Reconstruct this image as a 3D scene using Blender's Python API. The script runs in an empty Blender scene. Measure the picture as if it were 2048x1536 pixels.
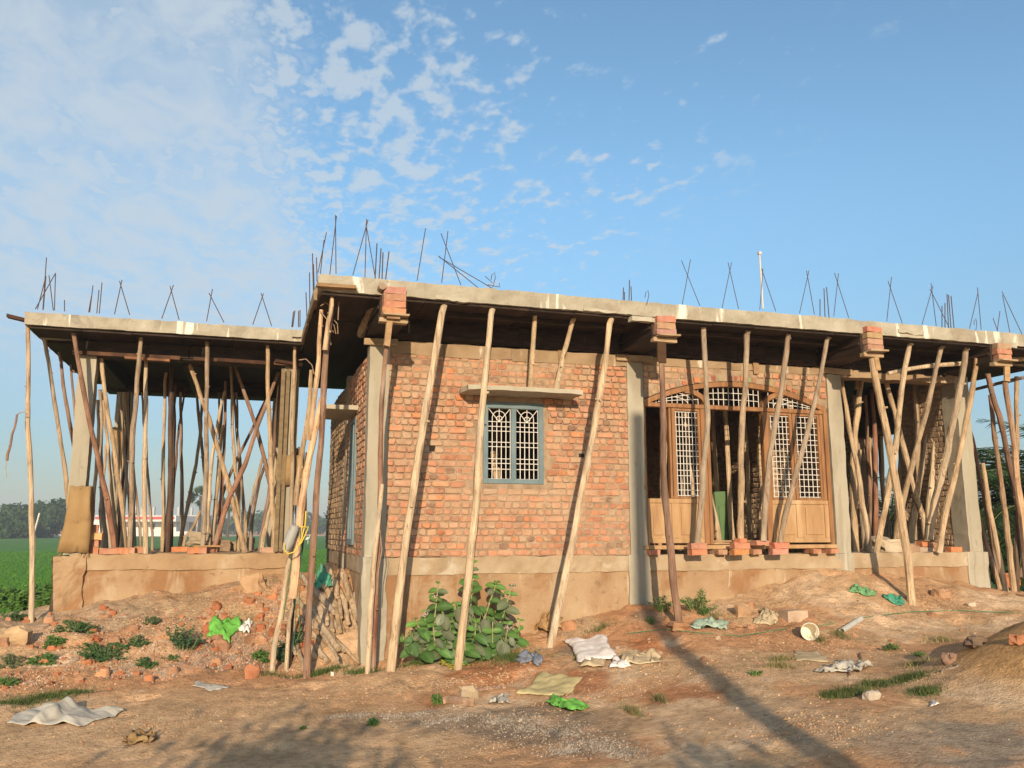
import bpy, math, random
import numpy as np
from mathutils import Vector, Matrix
random.seed(7)
RNG = np.random.default_rng(7)
scn = bpy.context.scene
COL = scn.collection
# ------------------------------------------------------------------ camera
FPX = 1700.0; CX, CY = 1024.0, 768.0
PITCH = math.atan(292.0 / FPX); YAW = math.radians(17.1); EYE = 1.6
cd = bpy.data.cameras.new('camera'); cam = bpy.data.objects.new('camera', cd); COL.objects.link(cam)
cd.sensor_width = 36.0; cd.lens = 36.0 * FPX / 2048.0; cd.clip_start = 0.1; cd.clip_end = 4000
cam.location = (0, 0, EYE); cam.rotation_euler = (math.pi / 2 + PITCH, 0, -YAW)
scn.camera = cam
# ------------------------------------------------------------------ light
SUN_AZ = math.radians(13.5)      # light travels towards +Y, a little to +X
SUN_EL = math.radians(16.0)
sd = bpy.data.lights.new('sun', 'SUN'); sun = bpy.data.objects.new('sun', sd); COL.objects.link(sun)
sd.energy = 4.4; sd.angle = math.radians(0.55); sd.color = (1.0, 0.80, 0.56)
Ldir = Vector((math.sin(SUN_AZ) * math.cos(SUN_EL), math.cos(SUN_AZ) * math.cos(SUN_EL), -math.sin(SUN_EL)))
sun.rotation_euler = Ldir.to_track_quat('-Z', 'Y').to_euler(); sun.location = (-3, -10, 12)
scn.view_settings.view_transform = 'Standard'; scn.view_settings.look = 'None'
scn.view_settings.exposure = 0.52; scn.view_settings.gamma = 1.0; scn.view_settings.use_curve_mapping = False

def sky_world():
    w = bpy.data.worlds.new('World'); scn.world = w; w.use_nodes = True
    nt = w.node_tree; N = nt.nodes; L = nt.links; N.clear()
    out = N.new('ShaderNodeOutputWorld'); bg = N.new('ShaderNodeBackground'); bg.inputs[1].default_value = 0.15
    sky = N.new('ShaderNodeTexSky'); sky.sky_type = 'NISHITA'; sky.sun_disc = False
    sky.sun_elevation = SUN_EL; sky.sun_rotation = SUN_AZ + math.pi
    sky.air_density = 1.0; sky.dust_density = 0.8; sky.ozone_density = 2.2; sky.altitude = 50
    def math_(op, a, b=None, c=None, clamp=False):
        n = N.new('ShaderNodeMath'); n.operation = op; n.use_clamp = clamp
        for i, v in enumerate((a, b, c)):
            if v is None: continue
            if isinstance(v, (int, float)): n.inputs[i].default_value = v
            else: L.new(v, n.inputs[i])
        return n.outputs[0]
    def sstep(v, lo, hi):
        n = N.new('ShaderNodeMapRange'); n.interpolation_type = 'SMOOTHSTEP'
        L.new(v, n.inputs[0]); n.inputs[1].default_value = lo; n.inputs[2].default_value = hi
        return n.outputs[0]
    tc = N.new('ShaderNodeTexCoord'); sp = N.new('ShaderNodeSeparateXYZ'); L.new(tc.outputs['Generated'], sp.inputs[0])
    z = math_('MAXIMUM', sp.outputs[2], 0.03)
    u = math_('DIVIDE', sp.outputs[0], z); v = math_('DIVIDE', sp.outputs[1], z)
    cb = N.new('ShaderNodeCombineXYZ'); L.new(u, cb.inputs[0]); L.new(v, cb.inputs[1])
    def noise(scale, detail, rough, dist=0.0, off=(0, 0, 0), sc=(1, 1, 1)):
        mp = N.new('ShaderNodeMapping'); mp.inputs[1].default_value = off; mp.inputs[3].default_value = sc
        L.new(cb.outputs[0], mp.inputs[0])
        n = N.new('ShaderNodeTexNoise'); n.inputs['Scale'].default_value = scale; n.inputs['Detail'].default_value = detail
        n.inputs['Roughness'].default_value = rough; n.inputs['Distortion'].default_value = dist
        L.new(mp.outputs[0], n.inputs['Vector']); return n.outputs[0]
    nbig = noise(2.2, 3, 0.5, 0.0, (3.1, 1.2, 0))
    npf = noise(15.5, 6, 0.56, 0.15, (0.4, 2.0, 0), (1, .62, 1))
    nfine = noise(7.0, 5, 0.6, 0.5, (7.7, 4.2, 0), (1, .55, 1))
    # signed distance east of the edge of the high cloud veil
    e = math_('SUBTRACT', math_('ADD', u, 0.2235), math_('MULTIPLY', v, 0.1176))
    e = math_('ADD', e, math_('MULTIPLY', math_('SUBTRACT', npf, 0.5), 0.55))
    veil = math_('SUBTRACT', 1.0, sstep(e, -0.10, 0.10))
    veil = math_('MULTIPLY', veil, math_('ADD', 0.42, math_('MULTIPLY', sstep(nfine, 0.32, 0.66), 0.40)))
    # scattered puffs, thinning out to the east
    thr = math_('ADD', 0.435, math_('MULTIPLY', sstep(e, 0.15, 1.2), 0.115))
    thr = math_('ADD', thr, math_('MULTIPLY', math_('SUBTRACT', 0.5, nbig), 0.30))
    near = sstep(v, 1.25, 1.9)
    thr = math_('ADD', thr, math_('MULTIPLY', math_('SUBTRACT', 1.0, near), 0.10))
    d = math_('SUBTRACT', npf, thr)
    puff = math_('MULTIPLY', sstep(d, 0.0, 0.17), 0.72)
    puff = math_('MULTIPLY', puff, math_('SUBTRACT', 1.0, sstep(e, 1.0, 1.6)))
    cl = math_('MAXIMUM', veil, puff)
    cl = math_('MULTIPLY', cl, sstep(sp.outputs[2], 0.09, 0.24))
    mx = N.new('ShaderNodeMix'); mx.data_type = 'RGBA'; L.new(cl, mx.inputs[0])
    tint = N.new('ShaderNodeMix'); tint.data_type = 'RGBA'; tint.blend_type = 'MULTIPLY'; tint.inputs[0].default_value = 1.0
    lowz = sstep(sp.outputs[2], 0.0, 0.42); gr = N.new('ShaderNodeMix'); gr.data_type = 'RGBA'; L.new(lowz, gr.inputs[0]); gr.inputs[6].default_value = SKY_LOW; gr.inputs[7].default_value = SKY_TINT
    L.new(sky.outputs[0], tint.inputs[6]); L.new(gr.outputs[2], tint.inputs[7])
    L.new(tint.outputs[2], mx.inputs[6]); mx.inputs[7].default_value = CLOUD_COL
    L.new(mx.outputs[2], bg.inputs[0]); L.new(bg.outputs[0], out.inputs[0])
HAZE = 0.0009
SKY_LOW = (.40, .43, .46, 1)
SKY_TINT = (.81, .97, .95, 1)
CLOUD_COL = (2.75, 3.15, 3.5, 1)
sky_world()

# ------------------------------------------------------------------ picture -> place helpers
fw = np.array([math.sin(YAW) * math.cos(PITCH), math.cos(YAW) * math.cos(PITCH), math.sin(PITCH)])
rt = np.array([math.cos(YAW), -math.sin(YAW), 0.0]); up = np.cross(rt, fw); EYEP = np.array([0, 0, EYE])
def ray(x, y): return fw + rt * (x - CX) / FPX + up * (CY - y) / FPX
def onY(x, y, Y): d = ray(x, y); return EYEP + d * (Y / d[1])
def onX(x, y, X): d = ray(x, y); return EYEP + d * (X / d[0])
def onZ(x, y, Z): d = ray(x, y); return EYEP + d * ((Z - EYE) / d[2])
def depth(p): return float((np.asarray(p) - EYEP) @ fw)

# ------------------------------------------------------------------ numpy noise
def _h(ix, iy, iz, s):
    n = (ix * 374761393 + iy * 668265263 + iz * 2147483647 + s * 974711) & 0xffffffff
    n = ((n ^ (n >> 13)) * 1274126177) & 0xffffffff
    return ((n ^ (n >> 16)) & 0xffff) / 65535.0
def vnoise(p, s=0):
    p = np.asarray(p, float); f = np.floor(p).astype(np.int64); t = p - f; t = t * t * (3 - 2 * t)
    r = 0
    for dx in (0, 1):
        for dy in (0, 1):
            for dz in (0, 1):
                w = (t[..., 0] if dx else 1 - t[..., 0]) * (t[..., 1] if dy else 1 - t[..., 1]) * (t[..., 2] if dz else 1 - t[..., 2])
                r = r + w * _h(f[..., 0] + dx, f[..., 1] + dy, f[..., 2] + dz, s)
    return r - 0.5
def fbm(p, o=4, s=0, g=0.5):
    p = np.asarray(p, float); r = 0; a = 1
    for k in range(o): r = r + a * vnoise(p * (2.03 ** k) + 17.3 * k, s + k); a *= g
    return r
def xy3(x, y, z=0): return np.stack([np.asarray(x, float), np.asarray(y, float), np.zeros_like(np.asarray(x, float)) + z], -1)

# ------------------------------------------------------------------ terrain
PAV_Y = 11.9; WY = 9.6; ZP = 1.30
_ctl = []
for x, y, Y in [(740,1335,9.4),(1100,1287,9.0),(1090,1248,9.6),(915,1333,8.9),(1262,1218,9.6),(1450,1193,9.6),(1600,1152,9.6),(1690,1145,9.6),
                (1800,1150,9.6),(1900,1163,9.6),(1975,1181,9.6),(2040,1190,9.6),(1358,1250,8.7),(1823,1218,8.7),(781,1345,8.9),(615,1348,9.4),
                (545,1320,10.0),(171,1207,11.9),(290,1190,11.9),(410,1173,11.9),(478,1160,11.9),(564,1150,11.9),(63,1238,11.4),(640,1160,11.6),
                (690,1145,11.2),(700,1230,10.4),(650,1260,10.2),(0,1390,9.0),(200,1372,9.2),(400,1352,9.3),(500,1300,10.2),(300,1300,10.2),(100,1300,10.3),
                (850,1300,9.6),(560,1240,10.8),(420,1240,10.8),(230,1240,11.0),(0,1240,11.2)]:
    p = onY(x, y, Y); _ctl.append((p[0], p[1], p[2]))
for X, Y, Z in [(-3,4,0),(-1,5,0),(1,4.5,.04),(1,6,.03),(2.2,5,.12),(3.4,4.2,.28),(4,5.5,.30),(4.1,6.6,.33),(5.2,5,.36),(6,6,.36),(3.6,7.6,.32),(5.2,7.6,.42),
                (6.6,7.6,.45),(8.5,7.5,.5),(2.6,7.4,.16),(1.6,7.6,.06),(0,7.5,.02),(-2,7,0),(-4,6,0),(-6,9,0.1),(-6,13,.0),(-8,16,0),(-4,14,.1),(-4,18,0),
                (0,0,0),(4,0,.2),(10,2,.4),(12,6,.5),(13,10,.5),(14,14,.3),(-6,0,0),(2,14,.6),(1,13.4,.7),(0,17,.1),(4,18,0),(10,18,0),(16,18,0),(1.2,18,0),(-12,8,0),(-12,18,0),(0,-6,0),(10,-6,.2)]:
    _ctl.append((X, Y, Z))
_ctl = np.array(_ctl)
def _tps_fit():
    P = _ctl[:, :2]; n = len(P)
    r = np.linalg.norm(P[:, None] - P[None], axis=2); K = np.where(r > 0, r * r * np.log(r + 1e-9), 0) + np.eye(n) * 0.02
    A = np.zeros((n + 3, n + 3)); A[:n, :n] = K; A[:n, n] = 1; A[:n, n + 1:] = P; A[n, :n] = 1; A[n + 1:, :n] = P.T
    b = np.zeros(n + 3); b[:n] = _ctl[:, 2]
    return np.linalg.solve(A, b)
_w = _tps_fit()
def sstep(x, a, b): t = np.clip((x - a) / (b - a), 0, 1); return t * t * (3 - 2 * t)
def gb(x, y, cx, cy, r, h, e=2.0): return h * np.exp(-(((x - cx) ** 2 + (y - cy) ** 2) / (r * r)) ** (e / 2))
def hbase(x, y):
    x = np.asarray(x, float); y = np.asarray(y, float); sh = x.shape
    q = np.stack([x.ravel(), y.ravel()], 1); out = np.zeros(len(q))
    for i in range(0, len(q), 20000):
        c = q[i:i + 20000]; r = np.linalg.norm(c[:, None] - _ctl[None, :, :2], axis=2)
        out[i:i + 20000] = np.where(r > 0, r * r * np.log(r + 1e-9), 0) @ _w[:-3] + _w[-3] + c @ _w[-2:]
    z = out.reshape(sh)
    far = np.clip(np.maximum(np.maximum(y - 17, -4 - y) / 3.0, np.maximum(-9 - x, x - 13) / 3.0), 0, 1)
    return z * (1 - far)
def hterr(x, y, fine=True):
    x = np.asarray(x, float); y = np.asarray(y, float)
    z = hbase(x, y)
    near = np.clip(1 - np.maximum(np.maximum(y - 18, -4 - y) / 3.0, np.maximum(-10 - x, x - 14) / 3.0), 0, 1)
    # sand heap at the right, a low earth hump in front of the door
    z = z + gb(x, y, 6.45, 5.35, .95, 0.50, 2.6) + gb(x, y, 7.2, 9.25, 0.9, .06) + gb(x, y, 4.5, 9.35, .5, .06)
    z = z + gb(x, y, 7.9, 6.0, 1.2, .30)
    rough = 0.22 + 0.9 * sstep(y + 0.35 * x * 0, 8.9, 9.6) * (x < 1.4) + 0.5 * sstep(y, 7.2, 8.2) * (x >= 1.4)
    z = z + near * (0.05 * fbm(xy3(x * .7, y * .7), 3, 3) + rough * 0.075 * fbm(xy3(x * 2.6, y * 2.6), 4, 9))
    if fine: z = z + near * rough * 0.045 * fbm(xy3(x * 11, y * 11), 3, 21) * (0.5 + 1.2 * np.abs(fbm(xy3(x * 1.3, y * 1.3), 2, 31)))
    if fine: pit = np.clip(fbm(xy3(x * 4.2, y * 5.5), 2, 44) - .16, 0, .3) - np.clip(-fbm(xy3(x * 3.1, y * 3.6), 2, 46) - .2, 0, .3) * .8; z = z - near * pit * (.05 + .08 * sstep(y, 7.5, 9))
    # vehicle ruts in front
    return z
def onG(x, y):
    d = ray(x, y); lo = 2.5; prev = None
    ts = np.arange(2.5, 60, 0.04); P = EYEP + d * ts[:, None]
    hz = hterr(P[:, 0], P[:, 1], False); k = np.argmax(P[:, 2] < hz)
    if k == 0: k = len(ts) - 1
    a, b = P[k - 1], P[k]; da, db = a[2] - hz[k - 1], b[2] - hz[k]
    t = da / (da - db) if da != db else 0
    p = a + (b - a) * t; return p
def gz(x, y): return float(hterr(np.array([x]), np.array([y]))[0])

# ------------------------------------------------------------------ mesh builder
class MB:
    def __init__(s): s.v = []; s.f = []; s.m = []; s.c = []; s.n = 0; s.col = (1, 1, 1)
    def add(s, vs, fs, mi=0, col=None):
        vs = [tuple(map(float, v)) for v in vs]; b = s.n
        s.v += vs; s.n += len(vs); s.f += [tuple(i + b for i in f) for f in fs]; s.m += [mi] * len(fs)
        c = col if col is not None else s.col
        if isinstance(c, list): s.c += c
        else: s.c += [c] * len(vs)
    def box(s, lo, hi, mi=0, col=None, rot=0.0, jit=0.0, bev=0.0):
        lo = np.array(lo, float); hi = np.array(hi, float); c = (lo + hi) / 2
        if bev > 0:
            h = (hi - lo) / 2; b = min(bev, *(h * .45)); vs = []; idx = {}
            for sx in (-1, 1):
                for sy in (-1, 1):
                    for sz in (-1, 1):
                        for a in range(3):
                            p = np.array([sx, sy, sz]) * h; q = np.array([sx, sy, sz]) * b
                            for k in range(3):
                                if k != a: p[k] -= q[k]
                            idx[(sx, sy, sz, a)] = len(vs); vs.append(c + p)
            fs = []
            for a in range(3):
                o = [k for k in range(3) if k != a]
                for sg in (-1, 1):
                    f = []
                    for s1, s2 in ((-1, -1), (1, -1), (1, 1), (-1, 1)):
                        k = [0, 0, 0]; k[a] = sg; k[o[0]] = s1; k[o[1]] = s2; f.append(idx[(*k, a)])
                    if (sg > 0) == (a == 1): f = f[::-1]
                    fs.append(f)
            for a in range(3):
                o = [k for k in range(3) if k != a]
                for s1 in (-1, 1):
                    for s2 in (-1, 1):
                        k1 = [0, 0, 0]; k1[o[0]] = s1; k1[o[1]] = s2; k2 = list(k1); k1[a] = -1; k2[a] = 1
                        fs.append([idx[(*k1, o[0])], idx[(*k2, o[0])], idx[(*k2, o[1])], idx[(*k1, o[1])]])
            for sx in (-1, 1):
                for sy in (-1, 1):
                    for sz in (-1, 1): fs.append([idx[(sx, sy, sz, 0)], idx[(sx, sy, sz, 1)], idx[(sx, sy, sz, 2)]])
        else:
            vs = [np.array([(lo, hi)[i][0], (lo, hi)[j][1], (lo, hi)[k][2]]) for i in (0, 1) for j in (0, 1) for k in (0, 1)]
            fs = [(0, 1, 3, 2), (4, 6, 7, 5), (0, 4, 5, 1), (2, 3, 7, 6), (0, 2, 6, 4), (1, 5, 7, 3)]
        if jit: vs = [v + RNG.uniform(-jit, jit, 3) for v in vs]
        if rot:
            cs, sn = math.cos(rot), math.sin(rot)
            vs = [np.array([c[0] + (v[0] - c[0]) * cs - (v[1] - c[1]) * sn, c[1] + (v[0] - c[0]) * sn + (v[1] - c[1]) * cs, v[2]]) for v in vs]
        s.add(vs, fs, mi, col)
    def tube(s, pts, rad, n=8, mi=0, col=None, rough=0.0, cap=True, seed=0):
        pts = [np.array(p, float) for p in pts]; m = len(pts)
        if not hasattr(rad, '__len__'): rad = [rad] * m
        vs = []; cs = []; ref = None
        for i, p in enumerate(pts):
            t = pts[min(i + 1, m - 1)] - pts[max(i - 1, 0)]; t = t / (np.linalg.norm(t) + 1e-9)
            if ref is None:
                ref = np.cross(t, [0, 1, 0.13]); ref /= np.linalg.norm(ref) + 1e-9
            a = ref - t * (ref @ t); a /= np.linalg.norm(a) + 1e-9; ref = a; b = np.cross(t, a)
            for k in range(n):
                th = 2 * math.pi * k / n; r = rad[i]
                if rough: r *= 1 + rough * float(RNG.uniform(-1, 1))
                vs.append(p + (a * math.cos(th) + b * math.sin(th)) * r)
            if isinstance(col, list): cs += [col[i]] * n
        fs = [(i * n + k, i * n + (k + 1) % n, (i + 1) * n + (k + 1) % n, (i + 1) * n + k) for i in range(m - 1) for k in range(n)]
        if cap: fs += [tuple(range(n))[::-1], tuple((m - 1) * n + k for k in range(n))]
        s.add(vs, fs, mi, cs if isinstance(col, list) else col)
    def build(s, name, mats, parent=None, smooth=False, origin=None):
        me = bpy.data.meshes.new(name); v = s.v
        if origin is not None: o_ = np.array(origin, float); v = (np.array(v) - o_).tolist()
        me.from_pydata(v, [], s.f)
        if not isinstance(mats, (list, tuple)): mats = [mats]
        for m_ in mats: me.materials.append(m_)
        me.polygons.foreach_set('material_index', s.m)
        if smooth: me.polygons.foreach_set('use_smooth', [True] * len(s.f))
        ca = me.color_attributes.new('Col', 'FLOAT_COLOR', 'POINT')
        a = np.ones((len(s.v), 4)); a[:, :3] = np.array(s.c)[:, :3]; ca.data.foreach_set('color', a.ravel())
        me.update()
        o = bpy.data.objects.new(name, me); COL.objects.link(o)
        if origin is not None: o.location = origin
        if parent is not None:
            o.parent = parent
            if origin is None: o.location = -parent.location
            else: o.location = Vector(origin) - parent.location
        return o
def empty(name, loc): 
    o = bpy.data.objects.new(name, None); o.empty_display_size = .2; o.location = loc; COL.objects.link(o); return o
def tag(o, label=None, cat=None, group=None, kind=None):
    if label: o['label'] = label
    if cat: o['category'] = cat
    if group: o['group'] = group
    if kind: o['kind'] = kind
    return o
def rough_box(mb, lo, hi, seg, amp, freq, mi=0, col=None, seed=0):
    """box with subdivided, uneven faces; noise is a function of place so shared edges stay closed"""
    lo = np.array(lo, float); hi = np.array(hi, float); n = [max(1, int(round((hi[k] - lo[k]) / seg))) for k in range(3)]
    for a in range(3):
        o = [k for k in range(3) if k != a]
        for sg in (0, 1):
            A = np.linspace(lo[o[0]], hi[o[0]], n[o[0]] + 1); B = np.linspace(lo[o[1]], hi[o[1]], n[o[1]] + 1)
            g = np.zeros((len(A), len(B), 3)); g[..., o[0]] = A[:, None]; g[..., o[1]] = B[None]; g[..., a] = (lo, hi)[sg][a]
            d = np.stack([fbm(g * freq, 3, seed + 50 + k * 7) for k in range(3)], -1) * amp
            g = g + d; vs = g.reshape(-1, 3); W = len(B); fs = []
            for i in range(len(A) - 1):
                for j in range(len(B) - 1):
                    f = (i * W + j, (i + 1) * W + j, (i + 1) * W + j + 1, i * W + j + 1)
                    if (sg == 0) != (a == 1): f = f[::-1]
                    fs.append(f)
            mb.add(vs, fs, mi, col)

# ------------------------------------------------------------------ materials
def mat(name, cols, scale=4.0, detail=5, rough=0.85, bump=0.3, bscale=None, bdist=0.01, attr=False, stretch=(1, 1, 1), big=None, spec=0.25, rnd=False, dist=0.0, coord='Object', ramp=None, extra=None, trans=None):
    m = bpy.data.materials.new(name); m.use_nodes = True; nt = m.node_tree; N = nt.nodes; L = nt.links
    b = N['Principled BSDF']; b.inputs['Roughness'].default_value = rough; b.inputs['Specular IOR Level'].default_value = spec
    tc = N.new('ShaderNodeTexCoord'); vec = tc.outputs[coord]
    mp = N.new('ShaderNodeMapping'); mp.inputs[3].default_value = stretch; L.new(vec, mp.inputs[0]); v = mp.outputs[0]
    if rnd:
        oi = N.new('ShaderNodeObjectInfo'); mu = N.new('ShaderNodeMath'); mu.operation = 'MULTIPLY'; mu.inputs[1].default_value = 37.0
        L.new(oi.outputs['Random'], mu.inputs[0]); ad = N.new('ShaderNodeVectorMath'); ad.operation = 'ADD'
        L.new(v, ad.inputs[0]); L.new(mu.outputs[0], ad.inputs[1]); v = ad.outputs[0]
    def noise(sc, de, di=0.0, ro=0.55, vv=None):
        n = N.new('ShaderNodeTexNoise'); n.inputs['Scale'].default_value = sc; n.inputs['Detail'].default_value = de
        n.inputs['Distortion'].default_value = di; n.inputs['Roughness'].default_value = ro; L.new(v if vv is None else vv, n.inputs['Vector']); return n.outputs[0]
    n1 = noise(scale, detail, dist)
    cr = N.new('ShaderNodeValToRGB'); L.new(n1, cr.inputs[0]); el = cr.color_ramp.elements
    k = len(cols); pos = ramp or [0.5 + (i / (k - 1) - 0.5) * 0.5 if k > 1 else 0.5 for i in range(k)]
    while len(el) < k: el.new(0.5)
    for i in range(k): el[i].position = pos[i]; el[i].color = (*cols[i][:3], 1)
    out = cr.outputs[0]
    if k == 1: el[1].color = el[0].color
    def mix(bt, f, a, bb):
        x = N.new('ShaderNodeMix'); x.data_type = 'RGBA'; x.blend_type = bt
        for i, q in ((0, f), (6, a), (7, bb)):
            if isinstance(q, (int, float)): x.inputs[i].default_value = q
            elif isinstance(q, tuple): x.inputs[i].default_value = (*q[:3], 1)
            else: L.new(q, x.inputs[i])
        return x.outputs[2]
    def mask(sock, lo, hi):
        r = N.new('ShaderNodeMapRange'); r.interpolation_type = 'SMOOTHSTEP'; L.new(sock, r.inputs[0]); r.inputs[1].default_value = lo; r.inputs[2].default_value = hi; return r.outputs[0]
    if attr:
        at = N.new('ShaderNodeAttribute'); at.attribute_name = 'Col'; out = mix('MULTIPLY', 1.0, out, at.outputs[0])
    if big:   # (scale, colour, lo, hi, strength [,stretch])
        for bg in (big if isinstance(big, list) else [big]):
            vv = None
            if len(bg) > 5:
                m2 = N.new('ShaderNodeMapping'); m2.inputs[3].default_value = bg[5]; L.new(vec, m2.inputs[0]); vv = m2.outputs[0]
            f = mask(noise(bg[0], 5, 0.4, 0.6, vv), bg[2], bg[3]); mu = N.new('ShaderNodeMath'); mu.operation = 'MULTIPLY'; L.new(f, mu.inputs[0]); mu.inputs[1].default_value = bg[4]
            out = mix('MIX', mu.outputs[0], out, tuple(bg[1]))
    if extra: out = extra(N, L, out, mix, mask, noise, tc)
    L.new(out, b.inputs['Base Color'])
    if bump:
        nb = noise(bscale or scale * 4, 6, 0.2, 0.65); bp = N.new('ShaderNodeBump'); bp.inputs['Strength'].default_value = bump; bp.inputs['Distance'].default_value = bdist
        L.new(nb, bp.inputs['Height']); L.new(bp.outputs[0], b.inputs['Normal'])
    if trans:
        tr = N.new('ShaderNodeBsdfTranslucent'); L.new(out, tr.inputs[0]); ms = N.new('ShaderNodeMixShader'); ms.inputs[0].default_value = trans
        L.new(b.outputs[0], ms.inputs[1]); L.new(tr.outputs[0], ms.inputs[2]); L.new(ms.outputs[0], N['Material Output'].inputs[0])
    return m
MAT = {}
MAT['brick'] = mat('brick_clay', [(.66, .64, .62), (.95, .95, .95), (1.1, 1.07, 1.04)], 11, 7, .92, 1.0, 60, .006, attr=True,
                   big=[(1.1, (.42, .30, .20), .50, .72, .62), (6, (.43, .31, .205), .55, .66, .62), (21, (.38, .26, .17), .56, .68, .5), (4, (.22, .13, .09), .64, .76, .5)])
MAT['mortar'] = mat('mud_mortar', [(.20, .14, .09), (.31, .22, .145), (.40, .30, .21)], 7, 6, .95, 1.0, 45, .012)
MAT['concrete'] = mat('raw_concrete', [(.26, .235, .18), (.37, .335, .26), (.44, .41, .33)], 2.2, 7, .9, .6, 40, .006,
                      big=[(1.5, (.20, .17, .12), .58, .75, .5), (3.0, (.50, .47, .40), .60, .72, .5)])
MAT['column'] = mat('column_concrete', [(.27, .245, .185), (.34, .305, .235), (.38, .35, .28)], 1.6, 6, .9, .35, 30, .004, stretch=(1, 1, .35),
                    big=[(1.3, (.20, .17, .125), .50, .70, .6), (6, (.46, .43, .36), .60, .70, .6, (1, 1, .1)), (14, (.17, .14, .11), .62, .72, .5), (9, (.24, .20, .15), .58, .64, .45, (1, 1, .04))])
MAT['plaster'] = mat('plinth_plaster', [(.22, .135, .075), (.34, .225, .13), (.40, .29, .18)], 2.0, 8, .93, .9, 26, .012,
                     big=[(1.3, (.25, .125, .055), .48, .60, .8), (2.6, (.43, .34, .23), .55, .70, .55, (1.6, 1.6, .5)), (9, (.17, .105, .06), .60, .70, .6), (12, (.5, .44, .33), .62, .70, .5, (1, 1, .12))])
MAT['band'] = mat('mud_band', [(.20, .135, .08), (.29, .205, .125), (.34, .25, .165)], 3.4, 7, .93, .8, 30, .008,
                  big=[(9, (.62, .58, .5), .60, .70, .75, (1, 1, .10)), (2, (.17, .12, .08), .6, .72, .5)])
MAT['slab'] = mat('slab_edge_concrete', [(.22, .195, .15), (.34, .305, .235), (.42, .385, .31)], 3.5, 8, .9, 1.0, 30, .014,
                  big=[(1.7, (.15, .13, .10), .60, .72, .6), (6, (.74, .71, .62), .585, .65, .8, (1, 1, .10)), (2.2, (.27, .22, .16), .52, .66, .55), (13, (.20, .16, .12), .60, .72, .5)])
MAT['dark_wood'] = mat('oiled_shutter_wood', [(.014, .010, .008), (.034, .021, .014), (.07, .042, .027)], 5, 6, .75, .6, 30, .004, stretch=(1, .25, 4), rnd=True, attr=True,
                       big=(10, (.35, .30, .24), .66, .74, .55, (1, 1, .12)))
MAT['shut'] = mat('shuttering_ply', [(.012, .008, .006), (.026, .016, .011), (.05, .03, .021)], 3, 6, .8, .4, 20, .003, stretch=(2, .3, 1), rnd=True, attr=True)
def _pole_extra(N, L, out, mix, mask, noise, tc):
    f = mask(noise(30, 5, 0.4, .7), .56, .68); out = mix('MULTIPLY', f, out, (.42, .33, .27))
    g = mask(noise(5, 5, 0.8, .65), .56, .64); mu = N.new('ShaderNodeMath'); mu.operation = 'MULTIPLY'; L.new(g, mu.inputs[0]); mu.inputs[1].default_value = .65
    out = mix('MULTIPLY', mu.outputs[0], out, (.55, .42, .34)); s = mask(noise(2.2, 3, .2, .5), .58, .70); mu2 = N.new('ShaderNodeMath'); mu2.operation = 'MULTIPLY'; L.new(s, mu2.inputs[0]); mu2.inputs[1].default_value = .35; return mix('MIX', mu2.outputs[0], out, (.42, .38, .32))
MAT['pole'] = mat('pole_wood', [(.58, .53, .47), (.95, .93, .90), (1.12, 1.1, 1.06)], 9, 7, .85, .9, 34, .006, attr=True, stretch=(2.6, 2.6, .35), rnd=True, extra=_pole_extra)
MAT['plank'] = mat('pale_plank', [(.24, .165, .10), (.35, .25, .15), (.42, .32, .21)], 6, 6, .85, .5, 40, .003, stretch=(1, 1, 3), rnd=True, attr=True)
MAT['door_wood'] = mat('teak_frame', [(.17, .08, .033), (.25, .12, .05), (.33, .165, .07)], 7, 6, .55, .25, 50, .002, stretch=(3, 3, .4), spec=.35)
MAT['panel_wood'] = mat('panel_wood', [(.27, .155, .075), (.37, .225, .11), (.45, .29, .155)], 3.0, 6, .7, .25, 30, .002, stretch=(3.5, 3, .5),
                        big=(2.5, (.55, .40, .24), .52, .7, .6, (1, 1, .5)))
MAT['white_iron'] = mat('white_painted_iron', [(.62, .58, .53), (.76, .73, .68)], 20, 3, .5, 0.0)
MAT['blue_paint'] = mat('blue_grey_paint', [(.10, .15, .17), (.135, .19, .21), (.17, .22, .235)], 4, 5, .6, .2, 40, .002, big=(6, (.30, .26, .20), .64, .74, .5))
MAT['rebar'] = mat('rusty_rebar', [(.055, .035, .028), (.10, .055, .04)], 30, 3, .8, .4, 120, .002)
MAT['pvc'] = mat('grey_pvc', [(.42, .41, .37), (.52, .51, .46)], 8, 3, .5, 0.0)
MAT['hess'] = mat('hessian', [(.22, .135, .06), (.30, .19, .085), (.35, .235, .115)], 4, 7, .95, 1.0, 120, .006, big=[(7, (.13, .08, .04), .60, .70, .6), (2.5, (.36, .26, .14), .55, .7, .5)])
def cloth_mat(name, c, v=.25, t=.15, r=.6):
    d = tuple(x * (1 - v) for x in c); h = tuple(min(1, x * (1 + v * .6)) for x in c)
    return mat(name, [d, c, h], 5, 5, r, .35, 30, .006, trans=t, big=(5, (.34, .24, .15), .56, .75, .45))
MAT['c_white'] = mat('white_sacking', [(.66, .60, .56), (.80, .74, .70), (.86, .81, .77)], 5, 5, .6, .35, 30, .004, trans=.12, big=(5, (.5, .40, .30), .62, .80, .4)); MAT['c_grey'] = cloth_mat('grey_sacking', (.46, .43, .37)); MAT['c_cream'] = cloth_mat('cream_paper_sack', (.52, .41, .26))
MAT['c_yellow'] = cloth_mat('yellow_sacking', (.56, .47, .24)); MAT['c_green'] = cloth_mat('green_polythene', (.20, .55, .10), .2, .3, .35); MAT['c_teal'] = cloth_mat('teal_net', (.08, .34, .22), .3)
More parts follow.
